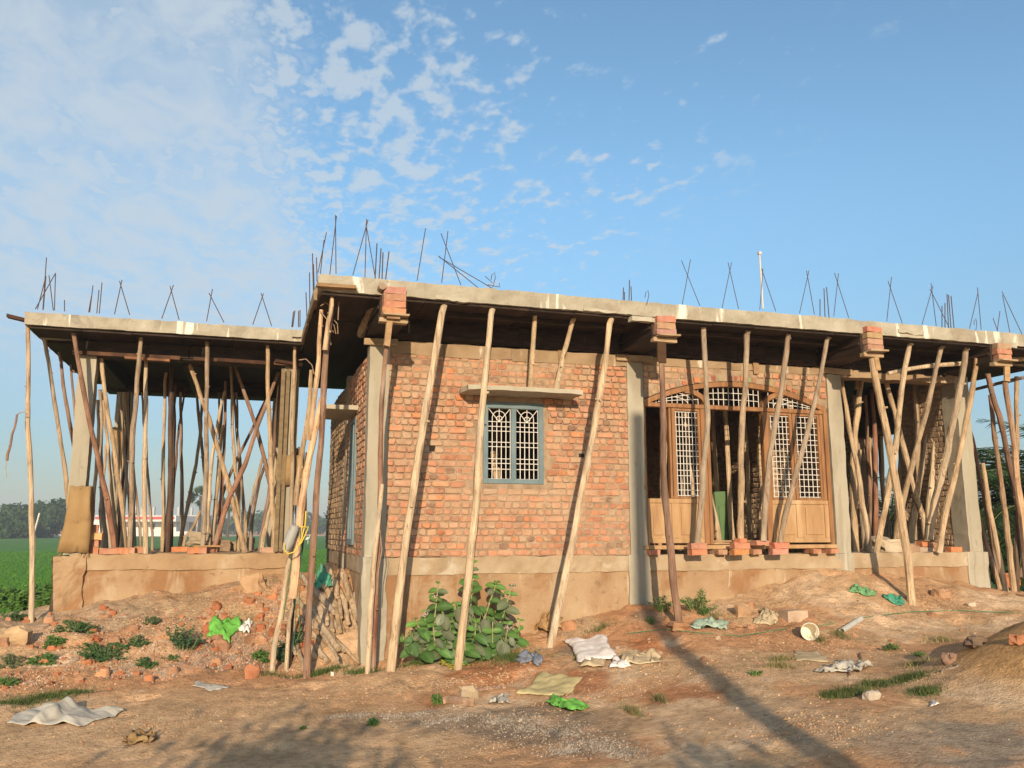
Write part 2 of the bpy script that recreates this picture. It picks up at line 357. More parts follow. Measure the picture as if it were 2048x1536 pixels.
MAT['c_leafgreen'] = cloth_mat('faded_green_net', (.17, .36, .16), .35); MAT['c_mint'] = cloth_mat('mint_cloth', (.34, .44, .34)); MAT['c_blue'] = cloth_mat('blue_grey_rag', (.20, .22, .27)); MAT['c_tan'] = cloth_mat('tan_sack', (.42, .26, .12))
MAT['poly'] = cloth_mat('clear_polythene', (.55, .55, .52), .1, .5, .3)
MAT['rock'] = mat('rubble_stone', [(.55, .50, .45), (.85, .82, .78), (1.1, 1.08, 1.05)], 6, 6, .95, .9, 40, .008, attr=True, rnd=True)
MAT['leaf'] = mat('shrub_leaf', [(.75, .8, .7), (1, 1, 1), (1.15, 1.1, 1.2)], 7, 5, .5, .2, 60, .002, attr=True, trans=.22, spec=.4, big=(9, (.26, .26, .17), .55, .75, .45))
MAT['weed'] = mat('weed_leaf', [(.7, .75, .6), (1, 1, 1), (1.2, 1.15, 1.1)], 5, 3, .65, 0, attr=True, trans=.25, spec=.25)
MAT['stem'] = mat('green_stem', [(.20, .22, .09), (.30, .30, .14)], 8, 3, .7, 0)
MAT['bark'] = mat('tree_bark', [(.06, .045, .03), (.12, .09, .06)], 8, 4, .9, .5, 20, .02)
MAT['green_door'] = mat('green_painted_door', [(.09, .16, .07), (.12, .20, .09)], 4, 4, .6, .1, 20, .002)
MAT['blue_plastic'] = mat('blue_plastic', [(.02, .09, .32), (.03, .12, .40)], 4, 3, .4, 0)
MAT['rope_y'] = mat('yellow_rope', [(.60, .42, .04), (.70, .52, .08)], 30, 2, .7, 0); MAT['rope_g'] = mat('green_string', [(.03, .16, .07), (.05, .22, .10)], 30, 2, .7, 0)
MAT['white_paint'] = mat('white_wash', [(.62, .60, .56), (.72, .70, .66)], 2, 4, .8, 0); MAT['red_paint'] = mat('red_paint', [(.50, .06, .07), (.55, .09, .09)], 2, 3, .7, 0)
MAT['grey_paint'] = mat('grey_render', [(.36, .36, .35), (.44, .44, .42)], 2, 4, .9, 0); MAT['far_dark'] = mat('far_opening', [(.05, .06, .07), (.07, .08, .09)], 2, 2, .9, 0)
# ------------------------------------------------------------------ ground
def hexc(r, g, b): return tuple((x / 255.0) ** 2.2 for x in (r, g, b))
def build_ground():
    def axis(a, b, s, far_lo, far_hi):
        mid = np.arange(a, b + 1e-6, s); lo = [a]; st = s
        while lo[-1] > far_lo: st *= 1.35; lo.append(lo[-1] - st)
        hi = [mid[-1]]; st = s
        while hi[-1] < far_hi: st *= 1.35; hi.append(hi[-1] + st)
        return np.array(lo[1:][::-1] + list(mid) + hi[1:])
    xs = axis(-5.5, 12.5, 0.045, -900, 1100); ys = axis(3.6, 13.0, 0.045, -60, 1500)
    X, Y = np.meshgrid(xs, ys, indexing='ij'); Z = hterr(X, Y)
    vs = np.stack([X, Y, Z], -1).reshape(-1, 3); W = len(ys); H = len(xs)
    ii, jj = np.meshgrid(np.arange(H - 1), np.arange(W - 1), indexing='ij'); a = (ii * W + jj).ravel()
    fs = np.stack([a, a + W, a + W + 1, a + 1], 1)
    # soil colours: sandy tan, orange earth, grey gravelly and pale cement patches
    tan = np.array([.62, .40, .225]); org = np.array([.53, .275, .14]); gry = np.array([.38, .29, .20]); pal = np.array([.68, .50, .33]); sand = np.array([.55, .32, .14]); cem = np.array([.46, .35, .235])
    x, y = vs[:, 0], vs[:, 1]
    n1 = fbm(xy3(x * .9, y * 1.4), 4, 71); n2 = fbm(xy3(x * 3.5, y * 3.5), 4, 81); n3 = fbm(xy3(x * .5, y * .5), 3, 91)
    c = np.tile(tan, (len(vs), 1)).astype(float)
    def blend(col, w):
        nonlocal c
        w = np.clip(w, 0, 1)[:, None]; c = c * (1 - w) + col * w
    calm0 = 1 - (1 - sstep(x, 1.0, 2.2)) * (1 - sstep(y, 8.6, 9.2)) * .7; blend(org, sstep(n1 + .3 * n2, .05, .28) * .7 * calm0)
    blend(org, sstep(y, 8.7, 9.5) * (x < 1.4) * sstep(n2 + n1, -.35, .2) * .85)
    blend(org, sstep(y, 7.4, 8.4) * sstep(x, 1.8, 2.5) * (1 - sstep(x, 5.5, 9)) * sstep(n1 + n2, -.4, .15) * .8)
    calm = 1 - (1 - sstep(x, 1.0, 2.2)) * (1 - sstep(y, 8.6, 9.2)) * .85
    blend(pal, sstep(n2 - n1, .12, .4) * .6 * calm)
    blend(cem, sstep(y, 10.6, 11.4) * (x < 1) * sstep(n2, -.2, .2) * .7)
    for px, py, r, col, wgt in PATCH:
        p = onG(px, py); d = np.hypot((x - p[0]), (y - p[1]) * .8) / r + n2 * .9 + n1 * .5
        blend(np.array(col) * np.array([1.15, 1.02, .9]), (1 - sstep(d, .55, 1.1)) * wgt)
    mound = gb(x, y, 6.45, 5.35, .95, 1, 2.6); blend(sand, sstep(mound, .1, .4))
    n4 = fbm(xy3(x * 14, y * 14), 3, 77); c *= (1 + .22 * n2 + .12 * n3 + .30 * n4)[:, None]
    me = bpy.data.meshes.new('ground'); me.vertices.add(len(vs)); me.vertices.foreach_set('co', vs.ravel())
    me.loops.add(len(fs) * 4); me.loops.foreach_set('vertex_index', fs.ravel()); me.polygons.add(len(fs))
    me.polygons.foreach_set('loop_start', np.arange(len(fs)) * 4); me.polygons.foreach_set('loop_total', np.full(len(fs), 4))
    me.update(calc_edges=True)
    ca = me.color_attributes.new('Col', 'FLOAT_COLOR', 'POINT'); cc = np.ones((len(vs), 4)); cc[:, :3] = c; ca.data.foreach_set('color', cc.ravel())
    me.polygons.foreach_set('use_smooth', [True] * len(fs))
    me.materials.append(MAT['ground']); o = bpy.data.objects.new('ground', me); COL.objects.link(o)
    tag(o, 'uneven tan and orange earth yard in front of the unfinished house', 'ground', kind='structure')
MAT["ground"] = mat('earth', [(.66, .62, .58), (1, 1, 1), (1.2, 1.17, 1.14)], 15, 8, .97, 1.0, 38, .035, attr=True, spec=.1,
                    big=[(22, (.18, .115, .07), .64, .72, .6), (34, (.55, .44, .32), .67, .73, .6), (2.5, (.30, .18, .10), .58, .8, .35)])
PATCH = [(880,1440,.45,(.27,.22,.17),.8),(1010,1445,.5,(.27,.22,.17),.85),(1120,1465,.5,(.26,.215,.17),.8),(1210,1490,.4,(.28,.23,.18),.7),(740,1432,.35,(.30,.24,.18),.6),
         (1150,1300,.25,(.30,.25,.19),.9),(1060,1310,.3,(.30,.26,.14),.5),(960,1300,.3,(.24,.20,.10),.6),(1960,1490,.55,(.33,.30,.25),.85),(1850,1500,.4,(.36,.31,.25),.6),
         (1450,1400,.55,(.46,.36,.25),.7),(1600,1440,.5,(.44,.33,.23),.6),(1330,1440,.5,(.44,.32,.21),.5),(1300,1290,.35,(.37,.16,.075),.8),(1180,1370,.4,(.37,.165,.08),.8),(1350,1380,.35,(.36,.17,.085),.8),
         (900,1400,.35,(.38,.19,.09),.7),(1000,1345,.5,(.38,.18,.09),.8),(700,1410,.4,(.40,.26,.14),.4),(1300,1230,.25,(.24,.19,.15),.8),(1170,1240,.35,(.45,.36,.25),.8),(350,1210,.6,(.43,.33,.22),.8),
         (480,1320,.4,(.28,.22,.16),.8),(420,1325,.35,(.29,.23,.17),.8),(230,1220,.5,(.42,.34,.25),.8),(840,1320,.25,(.40,.33,.24),.7),(1900,1200,.5,(.38,.22,.12),.5),(760,1345,.2,(.40,.34,.25),.8)]
build_ground()
# distant rice field: a sheet just above the earth, plus standing blades
MAT['paddy'] = mat('rice_field', [(.05, .15, .012), (.07, .19, .018), (.09, .22, .026)], .35, 6, .9, .8, 6, .05, stretch=(1, .4, 1), big=(.06, (.05, .14, .015), .5, .7, .5))
mb = MB(); mb.add([(-160, 16.5, .03), (260, 16.5, .03), (420, 232, .03), (-190, 232, .03)], [(0, 1, 2, 3)])
tag(mb.build('field', MAT['paddy']), 'flat bright green rice field stretching behind the house', 'field', kind='structure')
mb = MB()
N_ = 60000
for i in range(N_):
    t = random.random() ** 1.7; d = 17 + t * 55; 
    px = random.uniform(-60, 720); r = ray(px, 1100); r = r / r[1]; x = r[0] * d; y = d
    h = random.uniform(.07, .13); w = random.uniform(.005, .009) * (1 + d / 30); a = random.uniform(0, math.pi); lx, ly = random.uniform(-.08, .08), random.uniform(-.08, .08)
    g = random.uniform(.75, 1.2); c = (.085 * g, .22 * g, .022 * g)
    mb.add([(x - w * math.cos(a), y - w * math.sin(a), .02), (x + w * math.cos(a), y + w * math.sin(a), .02), (x + lx, y + ly, h)], [(0, 1, 2)], 0, c)
tag(mb.build('rice_plants', MAT['weed']), 'dense green rice plants standing in the flooded field behind the house', 'rice crop', kind='stuff')

# ------------------------------------------------------------------ the house
house = empty('unfinished_house', (1.25, WY, ZP))
tag(house, 'unfinished single storey red brick house with raw concrete roof slab and open portico', 'house')
BR = [(.46, .19, .10), (.48, .205, .11), (.47, .22, .125), (.43, .205, .125), (.50, .245, .14), (.45, .25, .155), (.41, .17, .095), (.53, .20, .085), (.44, .24, .145), (.48, .215, .12)]
def brick_face(mb, U0, U1, Z0, Z1, plane, axis='x', sign=-1, inside=None, dirt=0.0, head=.55, seedc=0, hc=.078, palette=BR, darkp=.04):
    """rows of uneven hand made bricks standing proud of a mud mortar bed; plane is the wall face"""
    z = Z0; row = 0
    while z < Z1 - .02:
        h = min(hc, Z1 - z); zz0, zz1 = z + .005, z + h - .006
        topzone = z > Z0 + (Z1 - Z0) * .55
        ph = head if not topzone else .9
        rowhead = random.random() < ph; u = U0 + random.uniform(-.1, 0)
        while u < U1:
            L = random.uniform(.085, .125) if (rowhead or random.random() < .38) else random.uniform(.17, .23)
            if topzone and not rowhead and random.random() < .5: L = random.uniform(.09, .12)
            a, b = max(u, U0) + .0045, min(u + L, U1) - .005; u += L
            if b - a < .035: continue
            cu, cz = (a + b) / 2, (zz0 + zz1) / 2
            if inside and not (inside(a, cz) and inside(b, cz) and inside(cu, zz0) and inside(cu, zz1)): continue
            fl = .5 + 1.6 * float(vnoise(np.array([[cu * 1.3 + plane, cz * 1.7, seedc]]), 5)[0]); fl = min(1, max(0, fl))
            pr = .003 + .020 * fl + random.uniform(-.004, .006)
            col = random.choice(palette); g = random.uniform(.80, 1.08); q = random.random()
            col = tuple((k * .86 + m_ * .14) * g for k, m_ in zip(col, (.46, .34, .24)))
            if q < darkp: col = (.25, .15, .10)
            elif q < .30 + dirt: col = tuple(.45 * k + .55 * m_ for k, m_ in zip(col, (.40, .29, .185)))
            cut = random.uniform(.005, .019); rings = []
            for ins, dep in ((0, -.016), (.001, pr - .006), (.008, pr + random.uniform(-.001, .002))):
                A0, A1, B0, B1 = a + ins, b - ins, zz0 + ins, zz1 - ins; c_ = min(cut, (A1 - A0) * .3, (B1 - B0) * .3)
                pts = [(A0 + c_, B0), (A1 - c_, B0), (A1, B0 + c_), (A1, B1 - c_), (A1 - c_, B1), (A0 + c_, B1), (A0, B1 - c_), (A0, B0 + c_)]
                rings.append([(p_, q_, dep) for p_, q_ in pts])
            jj = [(random.uniform(-.007, .007), random.uniform(-.006, .006), random.uniform(-.004, .003)) for _ in range(8)]
            vs = []
            for rg in rings:
                for (p_, q_, dep), (ju, jz, jd) in zip(rg, jj):
                    U_, Z_, D_ = p_ + ju, q_ + jz, dep + jd
                    vs.append((U_, plane + sign * D_, Z_) if axis == 'x' else (plane + sign * D_, U_, Z_))
            fs = [(r * 8 + k, r * 8 + (k + 1) % 8, r * 8 + 8 + (k + 1) % 8, r * 8 + 8 + k) for r in (0, 1) for k in range(8)] + [tuple(16 + k for k in range(8))]
            if (axis == 'x') != (sign < 0): fs = [f[::-1] for f in fs]
            mb.add(vs, fs, 1, col)
        z += hc; row += 1
ZB = 3.615                      # top of the brickwork, foot of the ring band
WX0, WX1, WZ0, WZ1 = 2.60, 3.345, 2.135, 3.10
# front wall left of the second column, with the barred window
mb = MB(); mb.col = (1, 1, 1)
yb = WY + .23
mb.box((1.47, WY, ZP), (WX0, yb, ZB)); mb.box((WX1, WY, ZP), (4.46, yb, ZB)); mb.box((WX0, WY, ZP), (WX1, yb, WZ0)); mb.box((WX0, WY, WZ1), (WX1, yb, ZB))
hole = lambda u, z: not (WX0 - .02 < u < WX1 + .02 and WZ0 - .02 < z < WZ1 + .02) and not (3.80 < u < 3.875 and 2.45 < z < 2.52) and not (1.96 < u < 2.02 and 2.49 < z < 2.56)
brick_face(mb, 1.47, 4.46, ZP, ZB, WY, inside=hole)
for (a, b) in ((3.80, 2.45), (1.96, 2.49)): mb.box((a, WY - .001, b), (a + .07, WY + .01, b + .065), 2)
MAT['hole'] = mat('putlog_hole', [(.02, .015, .01), (.03, .02, .015)], 4, 2, 1, 0)
mb.build('front_wall', [MAT['mortar'], MAT['brick'], MAT['hole']], house)
# wall over the arch, between the second and third column
AX0, AX1, AZS, AZT = 4.66, 7.40, 3.20, 3.50
ACX = (AX0 + AX1) / 2; rise = AZT - AZS; half = (AX1 - AX0) / 2; AR = (half ** 2 + rise ** 2) / (2 * rise)
def arch_z(x, off=0.0): return AZT - AR + math.sqrt(max((AR + off) ** 2 - (x - ACX) ** 2, 0))
mb = MB(); n = 24; xs = np.linspace(4.68, 7.40, n + 1)
for i in range(n):
    za, zb_ = arch_z(xs[i], .012), arch_z(xs[i + 1], .012); x0, x1 = xs[i], xs[i + 1]
    mb.add([(x0, WY, za), (x1, WY, zb_), (x1, WY, ZB + .05), (x0, WY, ZB + .05), (x0, yb, za), (x1, yb, zb_), (x1, yb, ZB + .05), (x0, yb, ZB + .05)],
           [(0, 1, 2, 3), (5, 4, 7, 6), (1, 0, 4, 5), (3, 2, 6, 7)])
brick_face(mb, 4.68, 7.40, 3.185, ZB + .04, WY, inside=lambda u, z: z > arch_z(u, .095), dirt=.15)
# rough voussoirs standing round the arch
na = 31
for i in range(na):
    x = AX0 + .05 + (AX1 - AX0 - .1) * (i + .5) / na; z0 = arch_z(x, .018); th = math.asin((x - ACX) / AR)
    w, h = random.uniform(.026, .037), random.uniform(.045, .085); c = tuple(v_ * random.uniform(.6, 1.05) for v_ in random.choice(BR + [(.40, .28, .18), (.38, .26, .17)])); pr = random.uniform(-.004, .022)
    ux, uz = math.cos(th), -math.sin(th); nx, nz = math.sin(th), math.cos(th)
    def P(a, b, d): return (x + ux * a + nx * b, WY - d, z0 + uz * a + nz * b)
    mb.add([P(-w, 0, -.02), P(w, 0, -.02), P(w, h, -.02), P(-w, h, -.02), P(-w, .004, pr), P(w, 0, pr), P(w * .95, h, pr), P(-w * .95, h, pr)],
           [(4, 5, 6, 7), (0, 1, 5, 4), (1, 2, 6, 5), (2, 3, 7, 6), (3, 0, 4, 7)], 1, c)
mb.build('arch_wall', [MAT['mortar'], MAT['brick']], house)
# ring band of mud plaster and concrete above the brickwork
mb = MB()
for x0, x1, zz in ((1.47, 4.46, ZB), (4.68, 7.40, ZB + .05), (7.62, 9.57, 3.66)): rough_box(mb, (x0, WY - .012, zz), (x1, yb - .01, 3.765), .06, .028, 7)
for x0, x1 in ((2.12, 2.55), (3.12, 3.3), (2.95, 3.1)): mb.box((x0, WY - .022, 3.60), (x1, WY - .008, 3.74), jit=.004)
mb.build('ring_band', MAT['band'], house)
# columns
def column(x0, x1, y0, y1, z0, z1, name='column'):
    mb = MB(); rough_box(mb, (x0, y0, z0), (x1, y1, z1), .06, .014, 6, seed=int(x0 * 10) % 9); return mb.build(name, MAT['column'], house)
column(1.25, 1.48, WY - .012, WY + .23, ZP, 3.70)
column(4.45, 4.67, WY - .02, WY + .23, ZP - .0, 3.68); column(7.40, 7.62, WY - .03, WY + .23, ZP, 3.68); column(9.57, 9.80, WY - .02, WY + .25, ZP, 3.77)
column(-2.17, -1.97, PAV_Y, PAV_Y + .23, ZP, 3.83); column(.39, .56, PAV_Y, PAV_Y + .23, ZP, 3.83)
column(-2.10, -1.87, 14.7, 14.93, ZP, 3.83); column(.32, .55, 14.7, 14.93, ZP, 3.83)
column(1.25, 1.48, 11.80, 12.03, ZP - .9, 3.72)
for cx in (4.45, 7.40, 9.57): column(cx, cx + .23, 13.3, 13.53, ZP, 3.7)
# lower stub of the corner column, wider and rough, down to the earth
mb = MB(); rough_box(mb, (1.235, WY - .045, -.1), (1.50, WY + .2, ZP), .07, .03, 4); mb.build('column_base', MAT['column'], house)
for x0, x1 in ((4.42, 4.70), (7.37, 7.64), (9.52, 9.86)): mb = MB(); rough_box(mb, (x0, WY - .028, .2), (x1, WY + .1, ZP), .08, .02, 5); mb.build('column_base', MAT['column'], house)
# plinth
mb = MB(); rough_box(mb, (1.27, WY - .004, -.2), (9.84, 14.4, ZP - .17), .14, .02, 2.5, seed=2)
mb.build('plinth', MAT['plaster'], house)
mb = MB(); rough_box(mb, (1.262, WY - .02, ZP - .19), (9.85, 14.42, ZP), .07, .022, 7, seed=4)
mb.build('plinth_top', mat('plinth_cap', [(.24, .17, .10), (.35, .26, .165), (.43, .35, .25)], 2.5, 7, .93, .8, 30, .01, big=[(3, (.52, .46, .37), .56, .7, .6), (6, (.24, .16, .10), .62, .74, .5)]), house)
mb = MB(); rough_box(mb, (-2.12, PAV_Y + .03, -.2), (.62, 15.0, ZP - .18), .14, .02, 2.5, seed=7); rough_box(mb, (-2.26, PAV_Y - .02, -.2), (-1.90, 12.4, ZP - .02), .05, .05, 7, seed=7)
mb.build('portico_plinth', MAT['plaster'], house)
mb = MB(); rough_box(mb, (-2.10, PAV_Y + .005, ZP - .20), (.64, 15.02, ZP), .07, .03, 6, seed=8)
mb.build('portico_floor', mat('portico_cap', [(.24, .15, .085), (.34, .23, .13), (.40, .29, .185)], 2.0, 7, .93, .8, 30, .01, big=[(3, (.42, .35, .26), .56, .72, .5), (5, (.19, .12, .07), .58, .70, .6)]), house)
# side wall facing left
mb = MB(); xw = 1.262
SZ1 = 3.62
mb.box((xw, WY + .23, ZP), (xw + .23, 10.70, SZ1)); mb.box((xw, 10.70, ZP), (xw + .23, 11.28, 1.42)); mb.box((xw, 10.70, 3.02), (xw + .23, 11.28, SZ1)); mb.box((xw, 11.28, ZP), (xw + .23, 11.80, SZ1)); mb.box((xw, 12.03, ZP), (xw + .23, 14.4, SZ1))
brick_face(mb, WY + .235, 11.79, ZP, SZ1, xw, axis='y', inside=lambda u, z: not (10.69 < u < 11.29 and 1.41 < z < 3.03))
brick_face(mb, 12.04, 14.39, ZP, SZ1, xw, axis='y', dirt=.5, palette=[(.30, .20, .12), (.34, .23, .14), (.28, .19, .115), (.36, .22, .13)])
mb.build('side_wall', [MAT['mortar'], MAT['brick']], house)
# blue side window seen edge on, small shade over it
win = MB()
for lo, hi in (((1.235, 10.70, 1.42), (1.30, 10.77, 3.02)), ((1.235, 11.21, 1.42), (1.30, 11.28, 3.02)), ((1.235, 10.77, 2.95), (1.30, 11.21, 3.02)), ((1.235, 10.77, 1.42), (1.30, 11.21, 1.49)), ((1.24, 10.96, 1.49), (1.29, 11.01, 2.95))): win.box(lo, hi)
so = win.build('side_window', MAT['blue_paint'], house)
g = MB()
for k in range(8):
    g.tube([(1.27, 10.79 + .055 * k, 1.49), (1.27, 10.79 + .055 * k, 2.95)], .005, 5)
for k in range(14): g.tube([(1.27, 10.77, 1.55 + .1 * k), (1.27, 11.21, 1.55 + .1 * k)], .005, 5)
o = g.build('window_grille', MAT['white_iron']); o.parent = so; 
mb = MB(); rough_box(mb, (.86, 10.50, 3.06), (1.255, 11.55, 3.12), .1, .02, 4); mb.build('side_ledge', MAT['concrete'], house)
# ledge over the front window
mb = MB(); rough_box(mb, (2.30, WY - .40, 3.165), (3.70, WY, 3.215), .07, .03, 4, seed=5); mb.build('window_ledge', MAT['concrete'], house)
# front window
fr = MB(); y0, y1 = WY - .012, WY + .07; t = .058
fr.box((WX0, y0, WZ0), (WX0 + t, y1, WZ1), bev=.004); fr.box((WX1 - t, y0, WZ0), (WX1, y1, WZ1), bev=.004); fr.box((WX0 + t, y0, WZ0), (WX1 - t, y1, WZ0 + .055), bev=.004); fr.box((WX0 + t, y0, WZ1 - .075), (WX1 - t, y1, WZ1), bev=.004)
xm = (WX0 + WX1) / 2; fr.box((xm - .032, y0 + .002, WZ0 + .055), (xm + .032, y1, WZ1 - .075), bev=.004)
window = fr.build('window', MAT['blue_paint'], house)
def fan_grille(xa, xb, za, zb, y, parent):
    g = MB(); W = xb - xa; ztop = zb - .16; n = 4
    g.tube([(xa, y, za), (xb, y, za)], .004, 5); g.tube([(xa, y, zb), (xb, y, zb)], .003, 5); g.tube([(xa + .002, y, za), (xa + .002, y, zb)], .004, 5); g.tube([(xb - .002, y, za), (xb - .002, y, zb)], .004, 5)
    for k in range(1, 5): g.tube([(xa + W * k / 5, y, za), (xa + W * k / 5, y, ztop)], .005, 6)
    for f in (0, .085, .165, .36, .44, .65, .73, .83): 
        zq = ztop - (ztop - za) * f; g.tube([(xa, y - .006, zq), (xb, y - .006, zq)], .0045, 6)
    cx = (xa + xb) / 2
    for s in (-1, 1): g.tube([(cx, y - .004, ztop), (cx + s * W * .48, y - .004, zb)], .0045, 6)
    g.tube([(cx, y - .004, ztop), (cx, y - .004, zb)], .0045, 6)
    R = W * .30; g.tube([(cx - R, y, ztop)] + [(cx - R * math.cos(a), y, zb - .03 - R + R * math.sin(a)) for a in np.linspace(0, math.pi, 13)] + [(cx + R, y, ztop)], .0045, 6)
    r = W * .12; g.tube([(cx - r * math.cos(a), y - .008, ztop + .035 + r * math.sin(a)) for a in np.linspace(-.6, math.pi + .6, 13)], .0045, 6)
    o = g.build('grille', MAT['white_iron']); o.parent = parent; return o
fan_grille(WX0 + t, xm - .032, WZ0 + .055, WZ1 - .075, WY + .02, window); fan_grille(xm + .032, WX1 - t, WZ0 + .055, WZ1 - .075, WY + .02, window)
# carved door screen under the arch
D0, D1 = WY + .005, WY + .085
ds = empty('door_screen', (4.66, WY, ZP)); ds.parent = house; ds.location = Vector((4.66, WY, ZP)) - house.location
DSW = Vector((4.66, WY, ZP))
def dpart(name, m, mb_, lbl=None):
    o = mb_.build(name, m); o.parent = ds; o.location = -DSW
    if lbl: o['label'] = lbl
    return o
def arc_bar(mb_, pts, w, d0, d1):
    """flat bar following pts (x,z) with in-plane width w"""
    vs = []; m = len(pts)
    for i in range(m):
        a = np.array(pts[max(i - 1, 0)]); b = np.array(pts[min(i + 1, m - 1)]); tt = b - a; tt = tt / (np.linalg.norm(tt) + 1e-9); nn = np.array([-tt[1], tt[0]]); p = np.array(pts[i])
        for s, d in ((-1, d0), (1, d0), (1, d1), (-1, d1)): q = p + nn * s * w / 2; vs.append((q[0], d, q[1]))
    fs = [(i * 4 + k, i * 4 + (k + 1) % 4, i * 4 + 4 + (k + 1) % 4, i * 4 + 4 + k) for i in range(m - 1) for k in range(4)] + [(0, 1, 2, 3), (4 * m - 1, 4 * m - 2, 4 * m - 3, 4 * m - 4)]
    mb_.add(vs, fs)
TZ0, TZ1 = 3.13, 3.185
mb = MB()
arc_bar(mb, [(x, arch_z(x, -.028)) for x in np.linspace(AX0 + .02, AX1 - .03, 33)], .062, D0 - .02, D1)
mb.box((4.645, D0 - .018, 1.40), (4.70, D1, 3.17), bev=.006); mb.box((7.325, D0 - .018, 1.40), (7.385, D1, 3.17), bev=.006)
mb.box((4.70, D0 - .016, TZ0), (7.325, D1 - .002, TZ1), bev=.006)
for a, b in ((5.475, 5.55), (5.555, 5.60), (6.385, 6.47)): mb.box((a, D0 - .012, 1.42), (b, D1 - .004, TZ0 - .001), bev=.006)
# curved brackets dividing the fanlight
for s, xp in ((1, 5.56), (-1, 6.42)):
    pts = [(xp - s * .30 + s * .30 * math.sin(a), TZ1 + (arch_z(xp - s * .26, -.06) - TZ1) * math.cos(a)) for a in np.linspace(0, math.pi / 2, 14)]; arc_bar(mb, pts, .06, D0 - .012, D1 - .004)
dpart('door_frame', MAT['door_wood'], mb)
for gi in (((5.03, 5.06), (5.07, 5.12), (5.44, 5.472), (5.12, 5.44)), ((6.475, 6.505), (6.80, 6.84), (6.505, 6.80)), ((6.85, 6.895), (7.235, 7.27), (7.275, 7.322), (6.895, 7.235))):
    mb = MB()
    for a, b in gi[:-1]: mb.box((a, D0 + .004, 1.99), (b, D1 - .01, TZ0 - .002), bev=.004)
    a, b = gi[-1]; mb.box((a - .001, D0 + .006, TZ0 - .035), (b + .001, D1 - .012, TZ0 - .003), bev=.003); mb.box((gi[0][0] + .001, D0 + .007, 1.986), (gi[-2][1] - .001, D1 - .013, 2.015), bev=.003)
    dpart('sash', MAT['door_wood'], mb)
for x0, x1, secs in ((4.70, 5.475, ((4.745, 5.03), (5.13, 5.43))), (6.47, 7.325, ((6.52, 6.83), (6.94, 7.26)))):
    mb = MB(); mb.box((x0, D0 + .012, 1.44), (x1, D1 - .02, 1.985)); mb.box((x0, D0 - .004, 1.93), (x1, D0 + .011, 1.985), bev=.004); mb.box((x0, D0 - .004, 1.44), (x1, D0 + .011, 1.50), bev=.004)
    xe = [x0] + [v for s_ in secs for v in s_] + [x1]
    for i in range(0, len(xe), 2): mb.box((xe[i], D0 - .003, 1.501), (xe[i + 1], D0 + .011, 1.929), bev=.003)
    for a, b in secs: mb.box((a + .03, D0 + .0, 1.54), (b - .03, D0 + .0115, 1.89), bev=.008)
    dpart('lower_panel', MAT['panel_wood'], mb)
mb = MB(); mb.box((4.62, D0 - .04, 1.365), (7.40, D1 + .02, 1.415), bev=.006); dpart('sill', MAT['panel_wood'], mb)
def grid_grille(xa, xb, za, zb, nv, zs):
    g = MB(); y = WY + .04
    for k in range(nv): x = xa + (xb - xa) * (k + .5) / nv; g.tube([(x, y, za), (x, y, zb)], .0048, 6)
    for z in zs: g.tube([(xa, y - .007, z), (xb, y - .007, z)], .0045, 6)
    return g
def zs_(n, jit): return [2.0 + .012 + (TZ0 - .06 - 2.0) * (k + (.0 if k % 3 else .18 * jit)) / (n - 1) for k in range(n)]
dpart('grille', MAT['white_iron'], grid_grille(5.12, 5.44, 1.99, TZ0 - .03, 7, zs_(14, 1)))
dpart('grille', MAT['white_iron'], grid_grille(6.505, 6.80, 1.99, TZ0 - .03, 5, zs_(15, 1)))
dpart('grille', MAT['white_iron'], grid_grille(6.895, 7.235, 1.99, TZ0 - .03, 5, zs_(15, 1)))
# fanlight bars
g = MB(); y = WY + .04
for x in np.linspace(4.80, 7.26, 34):
    zt = arch_z(x, -.05)
    if zt > TZ1 + .02 and not (5.5 < x < 5.6) and not (6.38 < x < 6.47): g.tube([(x, y, TZ1), (x, y, zt)], .0045, 5)
for k, f in enumerate((.33, .66)):
    for xa, xb in ((4.9, 5.47), (5.62, 6.36), (6.50, 7.15)):
        g.tube([(x, y - .007, TZ1 + (arch_z(x, -.05) - TZ1) * f) for x in np.linspace(xa, xb, 8)], .0045, 5)
for s, xp in ((1, 5.50), (-1, 6.48)):
    for q in (.10, .18): g.tube([(xp - s * q - s * .16 * (1 - math.sin(a)) * 1.6, y - .012, TZ1 + (.20 - q * .6) * math.cos(a)) for a in np.linspace(0.2, math.pi / 2, 9)], .0045, 5)
dpart('fanlight_grille', MAT['white_iron'], g)
# inner walls and the rear of the house
mb = MB(); mb.box((4.46, WY + .24, ZP), (4.60, 14.16, 4.0)); brick_face(mb, WY + .3, 12.6, ZP, 3.7, 4.60, axis='y', sign=1, dirt=.2); mb.build('partition_wall', [MAT['mortar'], MAT['brick']], house)
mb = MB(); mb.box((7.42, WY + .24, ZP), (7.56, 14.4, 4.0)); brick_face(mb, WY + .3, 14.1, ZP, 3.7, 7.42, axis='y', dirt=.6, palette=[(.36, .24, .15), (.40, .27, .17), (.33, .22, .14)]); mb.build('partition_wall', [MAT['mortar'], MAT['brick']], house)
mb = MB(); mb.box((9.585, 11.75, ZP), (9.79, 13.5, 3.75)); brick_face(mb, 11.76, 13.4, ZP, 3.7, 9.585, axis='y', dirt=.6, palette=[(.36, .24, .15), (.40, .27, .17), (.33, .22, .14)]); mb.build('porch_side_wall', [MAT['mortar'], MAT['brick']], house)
mb = MB(); mb.box((9.59, 10.76, 3.10), (9.79, 11.74, 3.9)); mb.build('porch_lintel', MAT['dark_wood'], house)
mb = MB()
mb.box((1.50, 14.17, ZP), (7.41, 14.4, 4.0)); brick_face(mb, 1.5, 7.4, ZP, 3.7, 14.17, dirt=.5, darkp=.02)
mb.build('rear_wall', [MAT['mortar'], MAT['brick']], house)
